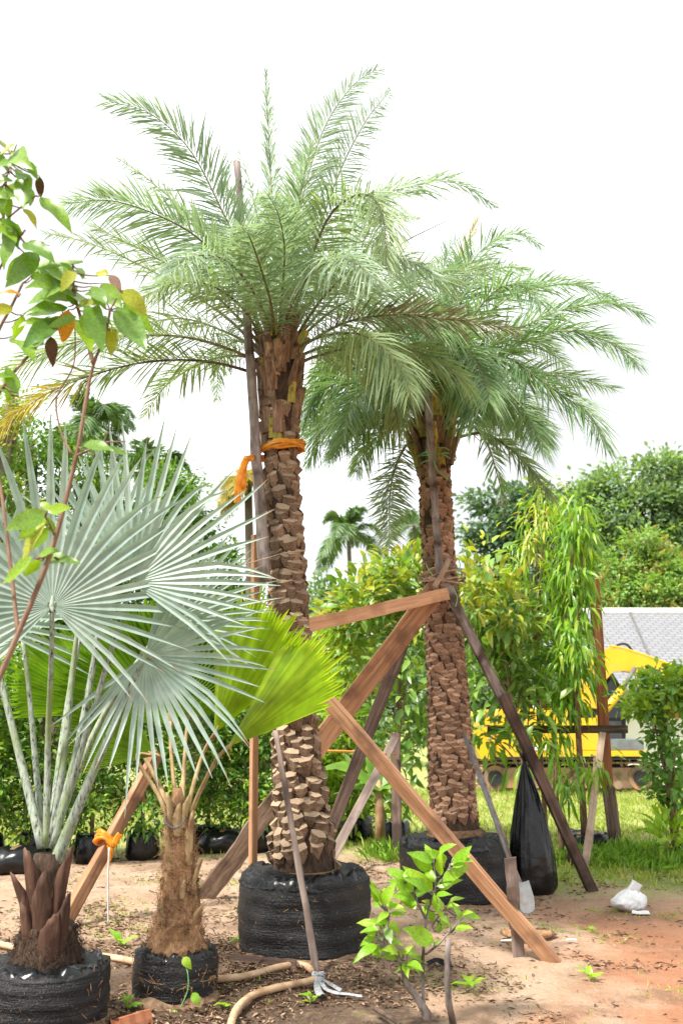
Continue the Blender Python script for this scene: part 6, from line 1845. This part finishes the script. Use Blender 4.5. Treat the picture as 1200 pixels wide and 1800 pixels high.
def mset(mat, seed, wr=.5, curl=.18): return [leaf_mesh('leaf', mat, seed + i, wr, curl) for i in range(4)]
setA = {'g': mset(M['lf_sapling'], 1, .37, .25), 'y': mset(M['lf_sapling_yellow'], 11, .40, .25), 'o': mset(M['lf_sapling_orange'], 21, .5), 'd': mset(M['husk'], 31, .35, .5)}
YS = 3.4
sb = Vector((P(-150, 2000, YS).x, YS, 0))
sp_ = thing('leafy_sapling', 'broad-leaved sapling with a thin bare stem rising in front of the silver fan palm', 'sapling', sb)
sb_px = (-150, 2034)
stems = [([sb_px, (-110, 1600), (-40, 1290), (0, 1190), (32, 1115), (92, 965), (135, 800), (152, 700), (165, 640), (185, 590), (194, 545)], .017, .005, 0, 0),
         ([(165, 640), (150, 585), (132, 520), (128, 465)], .008, .004, 0, -.05), ([(32, 1115), (22, 1020), (5, 880), (-12, 780)], .008, .005, 0, .1),
         ([(132, 802), (160, 790), (185, 778), (222, 776)], .005, .002, 0, -.05), ([(128, 800), (108, 760), (100, 700), (130, 640), (132, 560)], .004, .0025, 0, .08),
         ([sb_px, (-140, 1500), (-110, 1050), (-60, 760), (-10, 600), (15, 550), (41, 497)], .016, .005, 0, .05), ([(-60, 760), (-30, 560), (4, 464), (45, 404)], .007, .004, 0, -.05),
         ([(-30, 560), (-20, 450), (7, 392), (64, 344)], .006, .003, 0, -.1), ([(-60, 760), (-20, 720), (19, 662), (82, 591), (110, 560)], .007, .004, 0, .05), ([(7, 392), (10, 330), (22, 270)], .004, .002, -.05, -.1),
         ([(97, 945), (85, 915), (70, 902)], .003, .002, 0, -.05), ([(90, 978), (75, 980), (62, 982)], .003, .002, 0, -.05)]
lv = [(330, 740, 130, 790), (330, 750, 210, 810), (160, 690, 330, 600), (340, 720, 170, 660), (150, 620, 25, 720), (110, 540, 240, 600), (190, 325, 325, 450, 'g', .8), (110, 390, 180, 460, 'y'), (60, 470, 0, 640), (0, 440, 110, 490),
      (80, 90, 0, 110), (60, 130, 120, 190), (130, 165, 170, 240), (70, 240, 160, 240), (30, 290, 115, 290), (120, 260, 160, 340), (0, 290, 60, 410), (-20, 180, 60, 170), (510, 705, 445, 680, 'y', 1.3), (565, 770, 690, 865, 'y', 1.2),
      (480, 740, 565, 805), (430, 755, 480, 835), (470, 840, 425, 975, 'g', 1.2), (550, 865, 670, 990), (500, 900, 540, 960), (525, 950, 520, 1040, 'y'), (270, 905, 130, 1010), (230, 895, 130, 965), (320, 865, 305, 1010, 'o', 1.2), (110, 890, 70, 1000),
      (320, 850, 140, 850), (350, 820, 225, 775), (360, 850, 465, 815, 'y'), (380, 890, 450, 1010), (370, 920, 440, 1000), (100, 790, 0, 775, 'o', .6), (60, 850, -30, 880, 'y'), (70, 1180, -20, 1150), (90, 1270, -30, 1180), (200, 1010, 100, 1060),
      (240, 990, 245, 1110, 'd'), (340, 690, 410, 700), (190, 240, 180, 340, 'd'), (130, 150, 80, 170, 'd'), (-20, 120, 50, 200), (-20, 330, 70, 320), (10, 230, -30, 300, 'y'), (20, 560, 100, 460), (520, 705, 555, 740, 'd'), (60, 990, 160, 1060),
      (300, 800, 110, 860), (360, 900, 230, 930), (340, 770, 420, 830), (-10, 60, 60, 120), (-30, 250, 40, 240), (60, 1190, 30, 1290), (20, 470, -30, 540), (345, 700, 280, 640), (345, 690, 300, 740, 'y')]
lv2 = [(200, 450, 50, 510), (210, 440, 290, 425), (190, 470, 110, 540), (200, 500, 90, 610, 'y'), (210, 520, 160, 600), (180, 640, 330, 645), (150, 650, 0, 740), (180, 660, 110, 730), (240, 540, 200, 470), (375, 160, 465, 140), (480, 170, 560, 182), (180, 410, 230, 440), (235, 650, 282, 668, 'd', .7), (165, 640, 240, 610)]
lv2 = [(x * .4 / .375, (720 + y * .4 - 220) / .375, x2 * .4 / .375, (720 + y2 * .4 - 220) / .375, *q) for x, y, x2, y2, *q in lv2]
lvx = [(q[0] + rnd.uniform(-35, 35), q[1] + rnd.uniform(-35, 35), q[0] + (q[2] - q[0]) * rnd.uniform(.6, 1) + rnd.uniform(-60, 60), q[1] + (q[3] - q[1]) * rnd.uniform(.5, 1) + rnd.uniform(-50, 50)) for q in lv[:42] if len(q) == 4]
sapling(sp_, stems, lv + lv2 + lvx, YS, .375, (0, 220), None, setA, M['bark_brown'], spread=.12, seed=3, grow=1.1)

# bright sapling at the bottom
setB = {'g': mset(M['lf_bright'], 41, .34, .25), 'y': mset(M['lf_sapling_yellow'], 51, .4), 'd': mset(M['lf_sapling'], 61, .4)}
YQ = 5.0
sq = on_ground(744, 1786)
s2 = thing('small_sapling', 'small bright green sapling in front of the root-balled date palms', 'sapling', sq)
cv = lambda x, y: (600 + x * .25, 1440 + y * .25)
stm = [([cv(580, 1390), cv(575, 1250), cv(570, 1020), cv(590, 750), cv(620, 600), cv(660, 470), cv(650, 330), cv(650, 270)], .010, .003, 0, 0),
       ([cv(605, 1400), cv(600, 1370), cv(520, 1240), cv(470, 1180), cv(430, 1070)], .022, .010, -.02, -.06), ([cv(430, 1070), cv(390, 930), cv(300, 870), cv(330, 700), cv(285, 590)], .007, .003, -.06, -.12),
       ([cv(590, 950), cv(680, 880), cv(780, 770), cv(860, 680)], .006, .0025, 0, -.12), ([cv(600, 800), cv(700, 660), cv(770, 590)], .005, .002, 0, .08),
       ([cv(590, 700), cv(540, 600), cv(490, 500), cv(415, 410)], .006, .002, 0, -.05), ([cv(640, 540), cv(700, 440), cv(760, 330), cv(790, 270)], .005, .002, 0, -.08), ([cv(440, 1090), cv(460, 990), cv(450, 900)], .004, .002, -.06, -.10)]
lb = [(650, 280, 600, 180), (665, 250, 765, 170), (640, 300, 515, 235), (640, 370, 515, 275), (660, 440, 580, 330), (640, 500, 490, 370), (620, 500, 500, 420), (690, 400, 680, 260), (720, 330, 690, 240), (760, 310, 880, 265), (770, 320, 885, 235), (710, 420, 885, 330), (680, 490, 810, 415),
      (660, 550, 730, 505), (530, 550, 585, 470, 'd'), (540, 610, 400, 520), (530, 600, 430, 570), (490, 520, 380, 430), (460, 430, 350, 350), (440, 420, 470, 340), (420, 410, 345, 380), (640, 590, 570, 570, 'y'), (600, 690, 570, 620), (650, 720, 620, 640), (680, 650, 640, 570), (760, 580, 840, 540),
      (740, 620, 830, 600), (700, 640, 690, 540), (740, 690, 660, 740, 'd'), (760, 760, 740, 680), (800, 760, 910, 750), (790, 780, 880, 720), (830, 680, 890, 640), (850, 670, 960, 680), (690, 800, 680, 720), (650, 860, 530, 800), (640, 900, 700, 850), (620, 600, 560, 610, 'd'), (840, 700, 820, 640),
      (290, 600, 350, 470), (280, 600, 250, 480), (300, 590, 210, 600), (320, 620, 410, 605), (340, 660, 430, 660), (300, 640, 290, 780), (330, 720, 420, 800), (300, 740, 200, 700), (250, 730, 115, 715), (250, 770, 150, 780), (240, 790, 170, 850), (320, 760, 340, 850, 'd'), (250, 880, 110, 960), (240, 830, 130, 870),
      (280, 890, 260, 960), (390, 980, 300, 960), (420, 1000, 400, 1080), (440, 1000, 460, 1080), (430, 950, 490, 890), (470, 960, 590, 980), (460, 1000, 550, 1030), (440, 960, 510, 900), (480, 1010, 540, 1060), (320, 800, 260, 850, 'd'), (340, 850, 420, 870), (360, 820, 380, 850, 'y'), (310, 560, 300, 480), (330, 650, 260, 700), (400, 930, 340, 900), (370, 940, 440, 960)]
lbx = [(q[0] + rnd.uniform(-22, 22), q[1] + rnd.uniform(-22, 22), q[2] + rnd.uniform(-45, 45), q[3] + rnd.uniform(-40, 40)) for q in lb if len(q) == 4]
sapling(s2, stm, lb + lbx[::2], YQ, .25, (600, 1440), None, setB, M['bark_grey'], spread=.10, seed=5, grow=1.15)
# dead stick and charred twig by it
def stick(name, label, pts, r0, r1, mat, cat='stick'):
    m = MB(); c = crv(pts, 16); m.tube(c, [r0 + (r1 - r0) * i / 15 for i in range(16)], seg=9, jit=.12)
    tag(m.build(name, mat, None, smooth=True), label, cat)
stick('dead_stick', 'upright broken grey stick right of the bright green sapling', [on_ground(797, 1800) - Vector((0, 0, .02)), P(786, 1740, 4.92), P(787, 1652, 4.95)], .018, .013, M['bark_grey'])
stick('charred_twig', 'short blackened twig lying in front of the bright green sapling', [G(658, 1773, .03), G(680, 1786, .02), G(702, 1801, .012)], .012, .008, M['wood_dark'], 'twig')

# ------------------------------------------------------------------ litter, grass and weeds
def scatter_ground(n, fx, fy, dens):
    out = []
    while len(out) < n:
        k = n * 2
        x = R.uniform(*fx, k); y = R.uniform(*fy, k); q = R.random(k)
        for a, b, c in zip(x, y, q):
            if c < dens(a, b):
                out.append((a, b, gz(a, b)))
                if len(out) >= n: break
    return np.array(out)

def nz2(x, y, s, o=0): return noise.noise(Vector((x * s, y * s, o)))
def d_litter(x, y):
    a = max(0, min(1, (1.0 - x) / 1.4)) * max(0, min(1, (8.2 - y) / 2.2))
    dr = max(0, nz2(x, y, 1.9, 5) + .5 * nz2(x, y, 5, 6) - .12)
    return .008 + .9 * a * max(0, .35 + nz2(x, y, 1.3) + .5 * nz2(x, y, 4.2)) + .42 * dr
p = scatter_ground(20000, (-2.6, 3.2), (4.2, 10.5), d_litter)
n = len(p)
d = rand_dirs(n); d[:, 2] *= .22
nr = rand_dirs(n) * .35; nr[:, 2] += 1
v, g = leaves_np(p + np.array([0, 0, .006]), d, unit(nr), R.uniform(.012, .065, n), R.uniform(.003, .018, n), 'quad')
leaf_part('leaf_litter', None, [(v, g, 0)], [M['litter']])
o = bpy.data.objects['leaf_litter']; tag(o, 'scattered dry leaf litter and straw on the sandy ground', 'litter', kind='stuff')

def blades(name, label, p, hmin, hmax, w, mat, per=1, lean=.35, cat='grass', spread=.03):
    p = np.repeat(p, per, axis=0); n = len(p)
    p = p + np.c_[R.normal(size=(n, 2)) * spread, np.zeros(n)]
    d = R.normal(size=(n, 3)) * lean; d[:, 2] = 1
    nr = rand_dirs(n); nr[:, 2] = 0
    h = R.uniform(hmin, hmax, n)
    v, g = leaves_np(p - np.array([0, 0, .01]), d, unit(nr), h, w * R.uniform(.6, 1.3, n), 'quad', R.uniform(0, .5, n))
    leaf_part(name, None, [(v, g, 0)], [mat])
    tag(bpy.data.objects[name], label, cat, kind='stuff')
def d_lawn(x, y):
    e = 10.6 - 2.5 * max(0, min(1, (x - .3) / 1.3))
    return max(0, min(1, (y - e + .8 * nz2(x, y, 1.2)) / .9)) * (.45 + .8 * max(0, .4 + nz2(x, y, .7, 3)))
p = scatter_ground(15000, (-4.5, 8.5), (8.6, 20), d_lawn)
blades('lawn_grass', 'bright rough grass in front of the excavator', p, .04, .15, .010, M['grass'], per=3, spread=.05)
def d_tall(x, y):
    return max(0, 1 - ((x - 3.05) / .9) ** 2 - ((y - 10.3) / .8) ** 2) + .8 * max(0, 1 - ((x - 1.7) / .5) ** 2 - ((y - 10.2) / .5) ** 2) + .7 * max(0, 1 - ((x - .55) / .35) ** 2 - ((y - 10.6) / .5) ** 2)
p = scatter_ground(900, (0, 4.2), (9.4, 11.3), d_tall)
blades('tall_weeds', 'lush green weeds round the foot of the tall reddish post', p, .08, .26, .02, M['weed'], per=4, lean=.6, cat='weeds', spread=.05)
def d_sparse(x, y):
    return max(0, nz2(x, y, 1.5, 8) - .12) * 2.2 + .8 * max(0, nz2(x, y, .9, 2) - .1) * (1 if y > 7.5 else .35)
p = scatter_ground(1500, (-2.8, 3.6), (4.4, 10.4), d_sparse)
blades('sparse_grass', 'thin tufts of short grass dotted over the sandy ground', p, .015, .06, .005, M['grass'], per=5, lean=.7, spread=.02)

# small weeds one can count
def weed(px, py, label, n, size, seed):
    r_ = random.Random(seed); b = on_ground(px, py)
    th = thing('weed', label, 'weed', b, 'weeds on the bare ground')
    m = MB(); m.tube([b - Vector((0, 0, .01)), b + Vector((0, 0, size * .5))], [.004, .002], seg=5); m.build('stem', M['petiole_tan'], th)
    for k in range(n):
        a = 2 * math.pi * k / n + r_.uniform(-.3, .3); e = r_.uniform(.2, .9)
        s = b + Vector((0, 0, size * r_.uniform(.1, .5)))
        t = s + Vector((math.cos(a) * math.cos(e), math.sin(a) * math.cos(e), math.sin(e))) * size * r_.uniform(.6, 1.1)
        place_leaf(th, r_.choice(setB['g']), s, t, r_.uniform(.8, 1.2), Vector((0, -.3, 1)))
for k, (x, y, s, lbl) in enumerate([(824, 1745, .11, 'small broad-leaved weed right of the upright broken stick'), (212, 1665, .12, 'small weed left of the small fan palm root bag'), (415, 1660, .07, 'tiny weed left of the front palm root ball'),
                                    (545, 1765, .07, 'tiny weed below the white rag'), (395, 1775, .06, 'tiny weed between the hose and the fan palm bag'), (225, 1775, .08, 'tiny weed left of the small red-brown timber end'), (575, 1690, .08, 'tiny weed at the front palm root ball foot'),
                                    (1035, 1725, .09, 'flat weed on the orange soil at lower right'), (1040, 1640, .05, 'tiny weed near the slanting board foot'), (700, 1560, .06, 'tiny weed left of the rear root ball')]):
    weed(x, y, lbl, 7, s, 70 + k)
def creeper(label, pts, leaves):
    th = thing('creeper', label, 'vine', Vector(pts[0]))
    m = MB(); m.tube(crv(pts, 24), .0025, seg=5); m.build('stem', M['string_green'], th)
    for q in leaves:
        q = Vector(q)
        place_leaf(th, rnd.choice(setB['g']), q, q + Vector((rnd.uniform(-.02, .05), -.02, -.05)), 1.9, Vector((0, -1, .3)))
creeper('thin green creeper trailing down the small fan palm root bag', [P(322, 1690, 5.22), P(330, 1710, 5.19), P(330, 1740, 5.19), P(318, 1770, 5.19)], [P(322, 1682, 5.20), P(338, 1745, 5.17), P(302, 1775, 5.17)])
